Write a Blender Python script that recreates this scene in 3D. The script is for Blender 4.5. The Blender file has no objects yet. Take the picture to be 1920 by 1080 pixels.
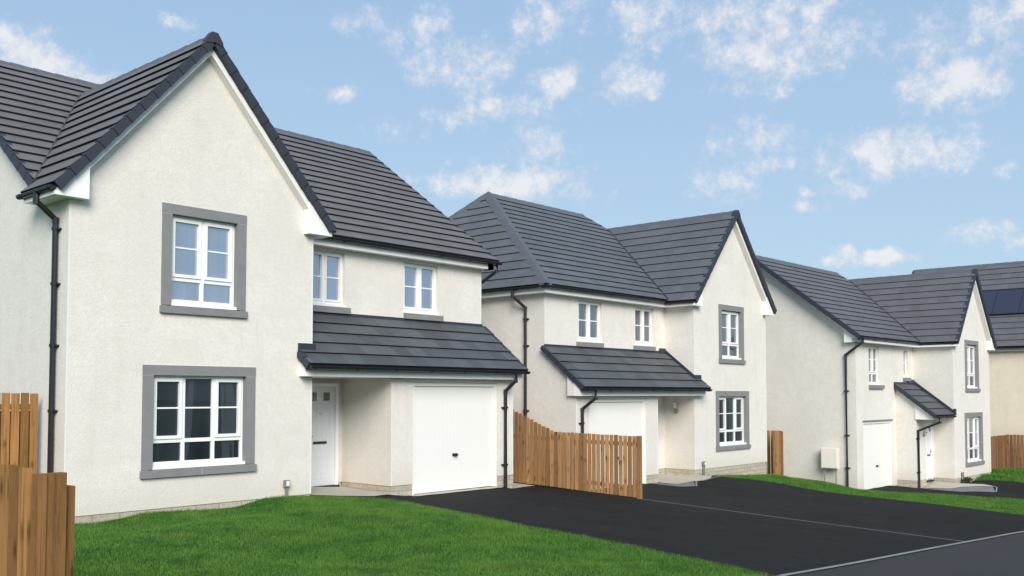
import bpy, math, random
import numpy as np
from mathutils import Vector, Matrix

random.seed(7)
rng = np.random.default_rng(7)
scene = bpy.context.scene
COL = scene.collection

# ------------------------------------------------------------------ materials
def new_mat(name):
    m = bpy.data.materials.new(name); m.use_nodes = True
    nt = m.node_tree; nt.nodes.clear()
    out = nt.nodes.new('ShaderNodeOutputMaterial')
    b = nt.nodes.new('ShaderNodeBsdfPrincipled')
    nt.links.new(b.outputs[0], out.inputs[0])
    return m, nt, b

def node(nt, t, **kw):
    n = nt.nodes.new(t)
    for k, v in kw.items():
        if k.startswith('i_'):
            key = k[2:]
            n.inputs[int(key) if key.isdigit() else key].default_value = v
        else: setattr(n, k, v)
    return n

def coords(nt, kind='Object', scale=(1, 1, 1)):
    tc = node(nt, 'ShaderNodeTexCoord'); mp = node(nt, 'ShaderNodeMapping')
    mp.inputs['Scale'].default_value = scale
    nt.links.new(tc.outputs[kind], mp.inputs[0]); return mp.outputs[0]

def noise(nt, vec, scale, detail=4, rough=.55):
    n = node(nt, 'ShaderNodeTexNoise'); n.inputs['Scale'].default_value = scale
    n.inputs['Detail'].default_value = detail; n.inputs['Roughness'].default_value = rough
    nt.links.new(vec, n.inputs['Vector']); return n.outputs['Fac']

def ramp(nt, fac, stops):
    r = node(nt, 'ShaderNodeValToRGB'); e = r.color_ramp.elements
    while len(e) < len(stops): e.new(.5)
    for i, (p, c) in enumerate(stops):
        e[i].position = p; e[i].color = (c[0], c[1], c[2], 1) if not isinstance(c, (int, float)) else (c, c, c, 1)
    nt.links.new(fac, r.inputs[0]); return r.outputs[0]

def mixc(nt, a, b, fac, mode='MIX'):
    n = node(nt, 'ShaderNodeMix', data_type='RGBA', blend_type=mode)
    for sock, v in ((n.inputs[0], fac), (n.inputs[6], a), (n.inputs[7], b)):
        if hasattr(v, 'is_linked'): nt.links.new(v, sock)
        elif isinstance(v, (int, float)): sock.default_value = v
        else: sock.default_value = (v[0], v[1], v[2], 1)
    return n.outputs[2]

def math_n(nt, op, a, b=None, clamp=False):
    n = node(nt, 'ShaderNodeMath', operation=op); n.use_clamp = clamp
    for i, v in enumerate((a, b)):
        if v is None: continue
        if hasattr(v, 'is_linked'): nt.links.new(v, n.inputs[i])
        else: n.inputs[i].default_value = v
    return n.outputs[0]

def bump(nt, b, h, strength, dist):
    n = node(nt, 'ShaderNodeBump'); n.inputs['Strength'].default_value = strength
    n.inputs['Distance'].default_value = dist
    nt.links.new(h, n.inputs['Height']); nt.links.new(n.outputs[0], b.inputs['Normal'])

def m_render(name, base, grime=.07):
    m, nt, b = new_mat(name); v = coords(nt)
    big = noise(nt, v, .55, 5, .6); mid = noise(nt, v, 3.2, 5, .65); fine = noise(nt, v, 24, 3, .7)
    c = mixc(nt, base, tuple(x * (1 - 1.6 * grime) for x in base), ramp(nt, big, [(.42, 0), (.72, 1)]))
    c = mixc(nt, c, tuple(x * y for x, y in zip(base, (.86, .85, .83))), ramp(nt, mid, [(.46, 0), (.72, .75)]))
    sp = noise(nt, v, 9, 6, .8)
    c = mixc(nt, c, tuple(x * .60 for x in base), ramp(nt, sp, [(.64, 0), (.76, .5)]))
    harl = noise(nt, v, 13, 6, .75)
    c = mixc(nt, c, tuple(x * .88 for x in base), ramp(nt, harl, [(.36, .85), (.56, 0)]))
    # faint vertical weather streaks
    st = noise(nt, coords(nt, 'Object', (2.4, 2.4, .16)), 1.6, 4, .6)
    c = mixc(nt, c, tuple(x * y for x, y in zip(base, (.80, .79, .78))), ramp(nt, st, [(.52, 0), (.78, .33)]))
    sz = node(nt, 'ShaderNodeSeparateXYZ'); nt.links.new(v, sz.inputs[0])
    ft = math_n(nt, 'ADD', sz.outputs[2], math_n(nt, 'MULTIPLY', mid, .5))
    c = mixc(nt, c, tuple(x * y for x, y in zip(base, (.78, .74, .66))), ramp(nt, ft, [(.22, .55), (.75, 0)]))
    c = mixc(nt, c, tuple(min(1, x * 1.06) for x in base), ramp(nt, fine, [(.5, 0), (.8, .5)]))
    nt.links.new(c, b.inputs['Base Color']); b.inputs['Roughness'].default_value = .92
    b.inputs['Specular IOR Level'].default_value = .15
    h = math_n(nt, 'ADD', math_n(nt, 'MULTIPLY', fine, .8), math_n(nt, 'MULTIPLY', noise(nt, v, 70, 2, .6), .5))
    h = math_n(nt, 'ADD', h, math_n(nt, 'MULTIPLY', noise(nt, v, 34, 5, .75), 1.0))
    bump(nt, b, h, .5, .012)
    return m

def m_plain(name, base, rough=.5, spec=.4, var=.06, scale=6, bmp=0., bscale=40):
    m, nt, b = new_mat(name); v = coords(nt)
    n1 = noise(nt, v, scale, 4, .6)
    c = mixc(nt, tuple(x * (1 - var) for x in base), tuple(min(1, x * (1 + var)) for x in base), n1)
    nt.links.new(c, b.inputs['Base Color'])
    b.inputs['Roughness'].default_value = rough; b.inputs['Specular IOR Level'].default_value = spec
    if bmp: bump(nt, b, noise(nt, v, bscale, 3, .6), bmp, .01)
    return m

def m_tile(name, base, wear=1.):
    m, nt, b = new_mat(name)
    tc = node(nt, 'ShaderNodeTexCoord'); uv = tc.outputs['UV']
    sep = node(nt, 'ShaderNodeSeparateXYZ'); nt.links.new(uv, sep.inputs[0])
    row = math_n(nt, 'FLOOR', sep.outputs[1])
    us = math_n(nt, 'ADD', sep.outputs[0], math_n(nt, 'MULTIPLY', math_n(nt, 'MODULO', row, 2), .5))
    cell = math_n(nt, 'FLOOR', us); fr = math_n(nt, 'FRACT', us)
    cmb = node(nt, 'ShaderNodeCombineXYZ'); nt.links.new(cell, cmb.inputs[0]); nt.links.new(row, cmb.inputs[1])
    wn = node(nt, 'ShaderNodeTexWhiteNoise', noise_dimensions='3D'); nt.links.new(cmb.outputs[0], wn.inputs['Vector'])
    v = coords(nt)
    big = noise(nt, v, .9, 4, .6); fine = noise(nt, v, 14, 5, .7)
    c = mixc(nt, tuple(x * (.92 if wear == 1 else .80) for x in base), tuple(x * (1.09 if wear == 1 else 1.2) for x in base), wn.outputs['Value'])
    c = mixc(nt, c, tuple(x * 1.35 + .012 for x in base), ramp(nt, big, [(.5, 0), (.8, .5)]))
    c = mixc(nt, c, tuple(x * .62 for x in base), ramp(nt, fine, [(.5, 0), (.85, .6)]))
    sc = noise(nt, coords(nt, 'Object', (1, 1, 1)), 2.6, 7, .75)
    c = mixc(nt, c, (.30, .30, .29), ramp(nt, sc, [(.69 - .04 * (wear - 1), 0), (.77, min(.6, .38 * wear))]))
    c = mixc(nt, c, tuple(x * .45 for x in base), ramp(nt, fr, [(.0, .5), (.018, 0)]))
    fv = math_n(nt, 'FRACT', sep.outputs[1])
    c = mixc(nt, c, tuple(x * .6 for x in base), ramp(nt, fv, [(.90, 0), (1., .5)]))
    nt.links.new(c, b.inputs['Base Color'])
    b.inputs['Roughness'].default_value = .62; b.inputs['Specular IOR Level'].default_value = .3
    bump(nt, b, noise(nt, v, 55, 4, .6), .35, .006)
    return m

def m_wood(name, base, axis=2, dark=.45):
    m, nt, b = new_mat(name)
    tc = node(nt, 'ShaderNodeTexCoord'); uv = tc.outputs['UV']     # u across boards (1 per board), v along (m)
    sep = node(nt, 'ShaderNodeSeparateXYZ'); nt.links.new(uv, sep.inputs[0])
    bid = math_n(nt, 'FLOOR', sep.outputs[0])
    wn = node(nt, 'ShaderNodeTexWhiteNoise', noise_dimensions='1D'); nt.links.new(bid, wn.inputs['W'])
    cmb = node(nt, 'ShaderNodeCombineXYZ')
    nt.links.new(sep.outputs[0], cmb.inputs[0]); nt.links.new(math_n(nt, 'MULTIPLY', sep.outputs[1], .35), cmb.inputs[1])
    nt.links.new(math_n(nt, 'MULTIPLY', bid, 3.7), cmb.inputs[2])
    g = noise(nt, cmb.outputs[0], 4.2, 5, .6)
    c = mixc(nt, tuple(x * .62 for x in base), tuple(x * 1.34 for x in base), wn.outputs['Value'])
    c = mixc(nt, c, tuple(x * dark for x in base), ramp(nt, g, [(.46, 0), (.74, .8)]))
    g2 = noise(nt, cmb.outputs[0], 26, 4, .7)
    c = mixc(nt, c, tuple(min(1, x * 1.3) for x in base), ramp(nt, g2, [(.5, 0), (.75, .5)]))
    cm2 = node(nt, 'ShaderNodeCombineXYZ')
    nt.links.new(math_n(nt, 'MULTIPLY', sep.outputs[0], .9), cm2.inputs[0]); nt.links.new(math_n(nt, 'MULTIPLY', sep.outputs[1], 3.0), cm2.inputs[1])
    vo = node(nt, 'ShaderNodeTexVoronoi'); vo.inputs['Scale'].default_value = 1.0; nt.links.new(cm2.outputs[0], vo.inputs['Vector'])
    c = mixc(nt, c, tuple(x * .22 for x in base), ramp(nt, vo.outputs['Distance'], [(.09, .92), (.16, .5), (.30, 0)]))
    nt.links.new(c, b.inputs['Base Color'])
    b.inputs['Roughness'].default_value = .85; b.inputs['Specular IOR Level'].default_value = .15
    bump(nt, b, g, .3, .01)
    return m

def m_glass(name, tint, refl, inner=.3):
    m, nt, b = new_mat(name); out = [n for n in nt.nodes if n.type == 'OUTPUT_MATERIAL'][0]
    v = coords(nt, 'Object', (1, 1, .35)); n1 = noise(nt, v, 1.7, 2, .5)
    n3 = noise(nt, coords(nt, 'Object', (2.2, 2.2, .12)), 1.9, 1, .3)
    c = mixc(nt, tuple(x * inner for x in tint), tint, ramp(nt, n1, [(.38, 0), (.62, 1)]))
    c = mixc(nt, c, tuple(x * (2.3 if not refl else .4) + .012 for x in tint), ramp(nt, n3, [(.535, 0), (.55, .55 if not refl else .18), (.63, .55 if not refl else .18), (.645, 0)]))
    nt.links.new(c, b.inputs['Base Color']); b.inputs['Roughness'].default_value = .25
    g = node(nt, 'ShaderNodeBsdfGlossy'); g.inputs['Roughness'].default_value = .015
    g.inputs['Color'].default_value = (.93, .96, 1, 1)
    fr = node(nt, 'ShaderNodeFresnel'); fr.inputs['IOR'].default_value = 1.5
    f = math_n(nt, 'ADD', math_n(nt, 'MULTIPLY', fr.outputs[0], 1. if refl else .45), refl, True)
    bm = node(nt, 'ShaderNodeBump'); bm.inputs['Strength'].default_value = .05; bm.inputs['Distance'].default_value = .02
    nt.links.new(noise(nt, coords(nt), 1.3, 1, .4), bm.inputs['Height']); nt.links.new(bm.outputs[0], g.inputs['Normal'])
    mx = node(nt, 'ShaderNodeMixShader'); nt.links.new(f, mx.inputs[0]); nt.links.new(b.outputs[0], mx.inputs[1]); nt.links.new(g.outputs[0], mx.inputs[2])
    nt.links.new(mx.outputs[0], out.inputs[0])
    return m

def m_ground(name, kind):
    m, nt, b = new_mat(name); v = coords(nt)
    if kind == 'grass':
        n1 = noise(nt, v, .8, 5, .6); n2 = noise(nt, v, 30, 4, .7)
        c = mixc(nt, (.022, .075, .012), (.05, .15, .02), n1)
        c = mixc(nt, c, (.014, .045, .008), ramp(nt, n2, [(.45, 0), (.75, .8)]))
        b.inputs['Roughness'].default_value = .95; b.inputs['Specular IOR Level'].default_value = .05
        bump(nt, b, n2, .8, .04)
    elif kind == 'asphalt':
        n1 = noise(nt, v, .45, 5, .6); n2 = noise(nt, v, 160, 3, .8); n3 = noise(nt, v, 2.5, 5, .65)
        c = mixc(nt, (.0125, .0120, .0120), (.0215, .0208, .0206), n1)
        c = mixc(nt, c, (.036, .036, .0365), ramp(nt, n3, [(.5, 0), (.8, .6)]))
        c = mixc(nt, c, (.095, .093, .09), ramp(nt, n2, [(.58, 0), (.78, .8)]))
        st = noise(nt, coords(nt, 'Object', (1.3, .22, 1)), .9, 5, .65)
        c = mixc(nt, c, (.009, .009, .009), ramp(nt, st, [(.5, 0), (.75, .6)]))
        c = mixc(nt, c, (.20, .20, .19), ramp(nt, noise(nt, v, 28, 2, .5), [(.765, 0), (.785, .6)]))
        b.inputs['Roughness'].default_value = .9; b.inputs['Specular IOR Level'].default_value = .14
        bump(nt, b, n2, .7, .012)
    elif kind == 'footway':
        n1 = noise(nt, v, .5, 5, .6); n2 = noise(nt, v, 160, 3, .8)
        c = mixc(nt, (.036, .036, .037), (.054, .054, .055), n1)
        c = mixc(nt, c, (.12, .12, .12), ramp(nt, n2, [(.6, 0), (.78, .75)]))
        b.inputs['Roughness'].default_value = .85; b.inputs['Specular IOR Level'].default_value = .2
        bump(nt, b, n2, .7, .012)
    elif kind == 'slab':
        n1 = noise(nt, v, 2.2, 5, .6); n2 = noise(nt, v, 60, 3, .7)
        c = mixc(nt, (.40, .365, .30), (.54, .50, .42), n1); c = mixc(nt, c, (.2, .19, .17), ramp(nt, n2, [(.5, 0), (.8, .5)]))
        b.inputs['Roughness'].default_value = .9; bump(nt, b, n2, .3, .01)
    else:
        vo = node(nt, 'ShaderNodeTexVoronoi'); vo.inputs['Scale'].default_value = 22; nt.links.new(v, vo.inputs['Vector'])
        c = mixc(nt, (.10, .10, .105), (.26, .25, .24), vo.outputs['Color'])
        b.inputs['Roughness'].default_value = .9; bump(nt, b, vo.outputs['Distance'], .8, .03)
    nt.links.new(c, b.inputs['Base Color'])
    return m

def m_block(name):
    m, nt, b = new_mat(name); tc = node(nt, 'ShaderNodeTexCoord')
    br = node(nt, 'ShaderNodeTexBrick'); br.inputs['Scale'].default_value = 1
    br.inputs['Brick Width'].default_value = .44; br.inputs['Row Height'].default_value = .115; br.inputs['Mortar Size'].default_value = .012
    br.inputs['Color1'].default_value = (.45, .41, .32, 1); br.inputs['Color2'].default_value = (.52, .48, .39, 1); br.inputs['Mortar'].default_value = (.34, .31, .26, 1)
    nt.links.new(tc.outputs['UV'], br.inputs['Vector'])
    n2 = noise(nt, tc.outputs['Object'], 12, 5, .7)
    c = mixc(nt, br.outputs['Color'], (.24, .21, .15), ramp(nt, n2, [(.45, 0), (.8, .7)]))
    nt.links.new(c, b.inputs['Base Color']); b.inputs['Roughness'].default_value = .95
    bump(nt, b, n2, .5, .02); return m

MT = dict(
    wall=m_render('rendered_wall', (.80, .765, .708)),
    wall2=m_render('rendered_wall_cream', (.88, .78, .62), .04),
    bead=m_plain('corner_bead_white', (.78, .77, .73), .8, .2),
    tile=m_tile('roof_tile_grey', (.138, .131, .132)),
    tile2=m_tile('roof_tile_blue_grey', (.108, .115, .127)),
    tile3=m_tile('roof_tile_mauve_grey', (.116, .115, .125)),
    butt=m_plain('tile_edge_shadow', (.018, .019, .024), .8, .1),
    verge=m_plain('dry_verge_charcoal', (.036, .040, .056), .55, .35, .12, 5),
    cap=m_plain('ridge_cap_grey', (.105, .112, .13), .6, .3, .14, 5, .2),
    white=m_plain('white_upvc', (.90, .89, .87), .35, .45, .015, 2),
    frame=m_plain('white_window_frame', (.88, .88, .87), .3, .5, .015, 3),
    gdoor=m_plain('white_garage_door', (.86, .845, .80), .4, .35, .012, 1.5),
    fdoor=m_plain('pale_front_door', (.72, .745, .78), .4, .4, .02, 1.5),
    pipe=m_plain('black_pipe', (.014, .015, .02), .35, .5, .1, 4),
    stone=m_plain('grey_cast_stone', (.235, .236, .236), .85, .2, .16, 3.5, .3, 45),
    mortar=m_plain('pale_mortar', (.42, .42, .41), .9, .1),
    sill=m_plain('light_cast_stone_sill', (.235, .232, .222), .85, .2, .16, 5, .3, 45),
    glass_sky=m_glass('sky_reflection_tinted_glass', (.17, .21, .30), .30, .7),  # upper panes: bluish sky reflection painted into the tint
    glass_dark=m_glass('reflection_darkened_glass', (.022, .027, .034), .0, .35),  # same glass, painted darker to stand in for reflected houses opposite
    glass_mid=m_glass('mid_window_glass', (.10, .11, .125), .10, .45),  # same glass again, reflection tone painted between the other two
    black=m_plain('black_metal', (.015, .015, .017), .4, .5),
    steel=m_plain('brushed_steel', (.30, .30, .30), .35, .6),
    lampglass=m_plain('lamp_glass', (.8, .8, .78), .1, .6),
    wood=m_wood('treated_pine', (.41, .225, .10)),
    wood2=m_wood('aged_pine', (.34, .175, .064), 2, .30),
    wood3=m_wood('brown_stained_pine', (.25, .135, .070), 2, .5),
    postwood=m_plain('pine_post', (.42, .22, .085), .85, .15, .22, 3, .3, 20),
    grass=m_ground('lawn_turf', 'grass'), asphalt=m_ground('asphalt_drive', 'asphalt'), footway=m_ground('asphalt_footway', 'footway'),
    slab=m_ground('concrete_slab', 'slab'), gravel=m_ground('grey_gravel', 'gravel'), block=m_block('base_blockwork'),
    edging=m_plain('concrete_edging', (.25, .25, .245), .9, .15, .25, 2, .3, 50),
    post=m_plain('grey_plastic', (.22, .225, .235), .5, .3), box=m_plain('pale_utility_box', (.84, .80, .72), .5, .3, .03),
    tile_porch=m_tile('porch_tile_slate', (.083, .090, .098), 1.6),
    solar=m_plain('solar_panel_glass', (.028, .03, .055), .12, .6, .1, 2), leaf=m_plain('plant_leaf', (.035, .05, .02), .7, .2, .3, 9),
)
def m_blade():
    m, nt, b = new_mat('grass_blade')
    tc = node(nt, 'ShaderNodeTexCoord'); sep = node(nt, 'ShaderNodeSeparateXYZ'); nt.links.new(tc.outputs['UV'], sep.inputs[0])
    v = coords(nt)
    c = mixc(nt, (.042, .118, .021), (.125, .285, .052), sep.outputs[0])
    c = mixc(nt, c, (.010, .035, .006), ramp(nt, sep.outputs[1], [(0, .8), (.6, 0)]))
    c = mixc(nt, c, (.150, .245, .040), ramp(nt, noise(nt, v, .7, 5, .65), [(.44, 0), (.66, .5)]))
    c = mixc(nt, c, (.020, .075, .020), ramp(nt, noise(nt, v, 1.9, 5, .65), [(.48, 0), (.70, .7)]))
    nt.links.new(c, b.inputs['Base Color']); b.inputs['Roughness'].default_value = .7
    b.inputs['Specular IOR Level'].default_value = .12
    return m
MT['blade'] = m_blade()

# ------------------------------------------------------------------ mesh builder
class M:
    def __init__(s, mir=False): s.v = []; s.f = []; s.mi = []; s.uv = []; s.mir = mir; s.mats = []
    def mat(s, k):
        if k not in s.mats: s.mats.append(k)
        return s.mats.index(k)
    def face(s, pts, k, uv=None):
        i = len(s.v); s.v += [tuple(p) for p in pts]; s.f.append(list(range(i, i + len(pts)))); s.mi.append(s.mat(k)); s.uv.append(uv)
    def hull(s, A, B, k, cap=True):
        """two matching polygons (lists of 3D points) -> closed prism"""
        n = len(A); i = len(s.v); s.v += [tuple(p) for p in A] + [tuple(p) for p in B]; m = s.mat(k)
        fs = [[i + j, i + (j + 1) % n, i + n + (j + 1) % n, i + n + j] for j in range(n)]
        if cap: fs += [[i + j for j in range(n)][::-1], [i + n + j for j in range(n)]]
        for f in fs: s.f.append(f); s.mi.append(m); s.uv.append(None)
    def box(s, x0, x1, y0, y1, z0, z1, k):
        s.hull([(x0, y0, z0), (x1, y0, z0), (x1, y1, z0), (x0, y1, z0)], [(x0, y0, z1), (x1, y0, z1), (x1, y1, z1), (x0, y1, z1)], k)
    def wood_board(s, c, ax, ay, w, th, z0, z1, k, bid):
        """vertical board: centre c(x,y), ax = unit dir across, ay = thickness dir"""
        P = lambda a, b, z: (c[0] + ax[0] * a + ay[0] * b, c[1] + ax[1] * a + ay[1] * b, z)
        a0, a1, b0, b1 = -w / 2, w / 2, -th / 2, th / 2
        q = [(a0, b0), (a1, b0), (a1, b1), (a0, b1)]
        for j in range(4):
            u0, u1 = ((.03, .97) if j % 2 == 0 else (.4, .55))
            p, r = q[j], q[(j + 1) % 4]
            s.face([P(*p, z0), P(*r, z0), P(*r, z1), P(*p, z1)], k, [(bid + u0, z0), (bid + u1, z0), (bid + u1, z1), (bid + u0, z1)])
        s.face([P(*p, z1) for p in q], k, [(bid + .2, z1)] * 4)
    def tube(s, path, r, k, n=8, caps=True):
        P = [Vector(p) for p in path]; rings = []
        for i, p in enumerate(P):
            if i == 0: d = P[1] - P[0]
            elif i == len(P) - 1: d = P[-1] - P[-2]
            else: d = (P[i + 1] - P[i]).normalized() + (P[i] - P[i - 1]).normalized()
            d.normalize(); a = Vector((0, 0, 1)) if abs(d.z) < .9 else Vector((1, 0, 0))
            u = d.cross(a).normalized(); w = d.cross(u).normalized()
            sc = 1.
            if 0 < i < len(P) - 1:
                cs = (P[i + 1] - P[i]).normalized().dot((P[i] - P[i - 1]).normalized()); sc = 1 / max(.5, math.sqrt((1 + cs) / 2))
            rings.append([p + (u * math.cos(t) + w * math.sin(t)) * r * (1 if i in (0, len(P) - 1) else min(sc, 1.2)) for t in [2 * math.pi * j / n for j in range(n)]])
        for a, b in zip(rings, rings[1:]): s.hull(a, b, k, False)
        if caps: s.face(rings[0][::-1], k); s.face(rings[-1], k)
    def build(s, name, parent=None, smooth=False):
        me = bpy.data.meshes.new(name)
        v = [(-p[0], p[1], p[2]) for p in s.v] if s.mir else s.v
        f = [x[::-1] for x in s.f] if s.mir else s.f
        me.from_pydata(v, [], f)
        for k in s.mats: me.materials.append(MT[k])
        me.polygons.foreach_set('material_index', s.mi)
        if any(u is not None for u in s.uv):
            ul = me.uv_layers.new(name='UVMap'); d = []
            for u, fc in zip(s.uv, s.f):
                uu = u if u is not None else [(0, 0)] * len(fc)
                d += list(uu[::-1] if s.mir else uu)
            ul.data.foreach_set('uv', [c for t in d for c in t])
        if smooth: me.polygons.foreach_set('use_smooth', [True] * len(me.polygons))
        me.update()
        o = bpy.data.objects.new(name, me); COL.objects.link(o)
        if parent: o.parent = parent
        return o

def empty(name, loc=(0, 0, 0), rz=0., label=None, cat=None, group=None):
    o = bpy.data.objects.new(name, None); COL.objects.link(o); o.location = loc; o.rotation_euler = (0, 0, rz)
    o.empty_display_size = .3
    if label: tag(o, label, cat, group)
    return o
def tag(o, label=None, cat=None, group=None, kind=None):
    if label: o['label'] = label
    if cat: o['category'] = cat
    if group: o['group'] = group
    if kind: o['kind'] = kind
    return o

def clip_half(poly, f):
    out = []
    for i in range(len(poly)):
        a, b = poly[i], poly[(i + 1) % len(poly)]; fa, fb = f(a), f(b)
        if fa >= 0: out.append(a)
        if (fa >= 0) != (fb >= 0):
            t = fa / (fa - fb); out.append(tuple(a[j] + (b[j] - a[j]) * t for j in range(len(a))))
    return out
def clip_rect(poly, x0, x1, y0, y1):
    for f in (lambda p: p[0] - x0, lambda p: x1 - p[0], lambda p: p[1] - y0, lambda p: y1 - p[1]):
        poly = clip_half(poly, f)
        if len(poly) < 3: return []
    return poly

def roof(m, polys, k, gauge=.345, th=.028, tw=.40):
    """polys: convex 3D polygons in one plane; tiled in stepped courses"""
    if k == 'tile': th *= 1.3
    pts = [Vector(p) for q in polys for p in q]
    q = [Vector(p) for p in polys[0]]; n = Vector((0, 0, 0))
    for i in range(len(q)):
        a, b = q[i], q[(i + 1) % len(q)]; n += a.cross(b)
    n.normalize()
    if n.z < 0: n = -n
    sdir = Vector((0, 0, 1)).cross(n).normalized(); tdir = n.cross(sdir).normalized()
    o = min(pts, key=lambda p: p.dot(tdir)); T = max((p - o).dot(tdir) for p in pts)
    N = max(1, round(T / gauge)); g = T / N
    P = lambda s_, t, h: o + sdir * s_ + tdir * t + n * h
    rr = random.random() * 50
    for qp in polys:
        p2 = [((Vector(p) - o).dot(sdir), (Vector(p) - o).dot(tdir)) for p in qp]
        m.face([P(a, b, -.05) for a, b in p2], 'butt')
        for i in range(N):
            t0, t1 = i * g, (i + 1) * g
            c = clip_half(clip_half(p2, lambda p: p[1] - t0), lambda p: t1 - p[1])
            if len(c) < 3: continue
            off = lambda t: .004 + th * (1 - (t - t0) / g)
            m.face([P(a, b, off(b)) for a, b in c], k, [(rr + a / tw, i + (b - t0) / g * .999) for a, b in c])
            lo = [p for p in c if abs(p[1] - t0) < 1e-4]
            if len(lo) >= 2:
                a, b = min(lo), max(lo)
                m.face([P(a[0], t0, off(t0)), P(a[0], t0, -.05), P(b[0], t0, -.05), P(b[0], t0, off(t0))], 'butt')
            # close the sides
            for j in range(len(c)):
                a, b = c[j], c[(j + 1) % len(c)]
                if abs(a[1] - b[1]) > 1e-4: m.face([P(a[0], a[1], off(a[1])), P(b[0], b[1], off(b[1])), P(b[0], b[1], -.05), P(a[0], a[1], -.05)], 'butt')

def wall_panel(m, outline, holes, P, k, inward, depth=.12, rk=None):
    """outline: convex (s,z) polygon, holes: (s0,s1,z0,z1); P(s,z,d) -> 3D (d = depth inward)"""
    ss = sorted({round(v, 5) for h in holes for v in h[:2]} | {min(p[0] for p in outline) - 1e-3, max(p[0] for p in outline) + 1e-3})
    zz = sorted({round(v, 5) for h in holes for v in h[2:]} | {min(p[1] for p in outline) - 1e-3, max(p[1] for p in outline) + 1e-3})
    for i in range(len(ss) - 1):
        for j in range(len(zz) - 1):
            cs, cz = (ss[i] + ss[i + 1]) / 2, (zz[j] + zz[j + 1]) / 2
            if any(h[0] < cs < h[1] and h[2] < cz < h[3] for h in holes): continue
            c = clip_rect(outline, ss[i], ss[i + 1], zz[j], zz[j + 1])
            if len(c) >= 3: m.face([P(a, b, 0) for a, b in c], k)
    for h in holes:
        q = [(h[0], h[2]), (h[1], h[2]), (h[1], h[3]), (h[0], h[3])]
        for j in range(4):
            a, b = q[j], q[(j + 1) % 4]
            m.face([P(*a, 0), P(*a, depth), P(*b, depth), P(*b, 0)], rk or k)

def window(house, mir, x0, x1, z0, z1, y, cols, sash, trans, glass, surround=None, sillk=None, bars=True, rec=.085, sx=(.12, .12), subsill=True):
    """front-facing (-y) window in the opening x0..x1, z0..z1"""
    m = M(mir); F = .05 if surround else .04; SW = .052 if surround else .042; MU = .032 if surround else .024; yb = y + rec; W_ = x1 - x0; k = 'frame'
    fb = lambda a, b, c, d, f0, f1: m.box(a, b, yb + f0, yb + f1, c, d, k)
    fb(x0, x0 + F, z0, z1, 0, .07); fb(x1 - F, x1, z0, z1, 0, .07)
    fb(x0 + F, x1 - F, z0, z0 + F + .01, 0, .07); fb(x0 + F, x1 - F, z1 - F, z1, 0, .07)
    zt = z0 + (z1 - z0) * trans if trans else None
    xs = [x0]
    for c in cols: xs.append(xs[-1] + c * W_)
    xs[-1] = x1
    for x in xs[1:-1]: fb(x - MU, x + MU, z0 + F + .01, z1 - F, .004, .066)
    panes = []
    for i in range(len(cols)):
        a = xs[i] + (F if i == 0 else MU); b = xs[i + 1] - (F if i == len(cols) - 1 else MU)
        lo = z0 + F + .01; hi = z1 - F
        if zt:
            fb(a, b, zt - .032, zt + .032, .004, .066)
            panes.append((a, b, lo, zt - .032)); lo = zt + .032
        if sash[i]:
            S = SW
            fb(a, a + S, lo, hi, -.018, .05); fb(b - S, b, lo, hi, -.018, .05)
            fb(a + S, b - S, lo, lo + S, -.018, .05); fb(a + S, b - S, hi - S, hi, -.018, .05)
            a += S; b -= S; lo += S; hi -= S
        panes.append((a, b, lo, hi))
        if bars:
            zm = (lo + hi) / 2 + .01; fb(a, b, zm - .013, zm + .013, .018, .045)
    if subsill: m.box(x0 - .015, x1 + .015, y - .012, yb + .0, z0 - .055, z0 - .002, k)
    w = m.build('window', house)
    g = M(mir)
    for a, b, c, d in panes: g.box(a - .004, b + .004, yb + .034, yb + .042, c - .004, d + .004, glass)
    g.build('pane', w)
    # dark closing board behind the opening keeps daylight out of the hollow shell
    if surround:
        j, hd, sl = surround; s = M(mir); yf = y - .022; yk = y + .15
        s.box(x0 - j, x1 + j, yf, yk, z1, z1 + hd, 'stone')
        s.box(x0 - j + .002, x0, yf + .003, yk - .003, z0 - .05, z1 - .004, 'stone'); s.box(x1, x1 + j - .002, yf + .003, yk - .003, z0 - .05, z1 - .004, 'stone')
        for q in (x0 - j, x1): s.box(q + .004, q + j - .004, yf + .001, yf + .004, z1 - .009, z1 + .001, 'mortar')
        s.build('stone_surround', w)
        t = M(mir); t.hull([(x0 - j - .02, y - .06, z0 - .05 - sl), (x1 + j + .02, y - .06, z0 - .05 - sl), (x1 + j + .02, y + .06, z0 - .05 - sl), (x0 - j - .02, y + .06, z0 - .05 - sl)],
                           [(x0 - j - .02, y - .06, z0 - .07), (x1 + j + .02, y - .06, z0 - .07), (x1 + j + .02, y + .06, z0 - .052), (x0 - j - .02, y + .06, z0 - .052)], 'stone')
        if W_ > 1.6:
            xm = (x0 + x1) / 2; t.box(xm - .007, xm + .007, y - .0625, y - .059, z0 - .05 - sl + .004, z0 - .075, 'mortar')
        t.build('sill', w)
    elif sillk:
        t = M(mir); t.box(x0 - sx[0], x1 + sx[1], y - .075, y + .06, z0 - .06 - .125, z0 - .06, sillk); t.build('sill', w)
    return w

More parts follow.
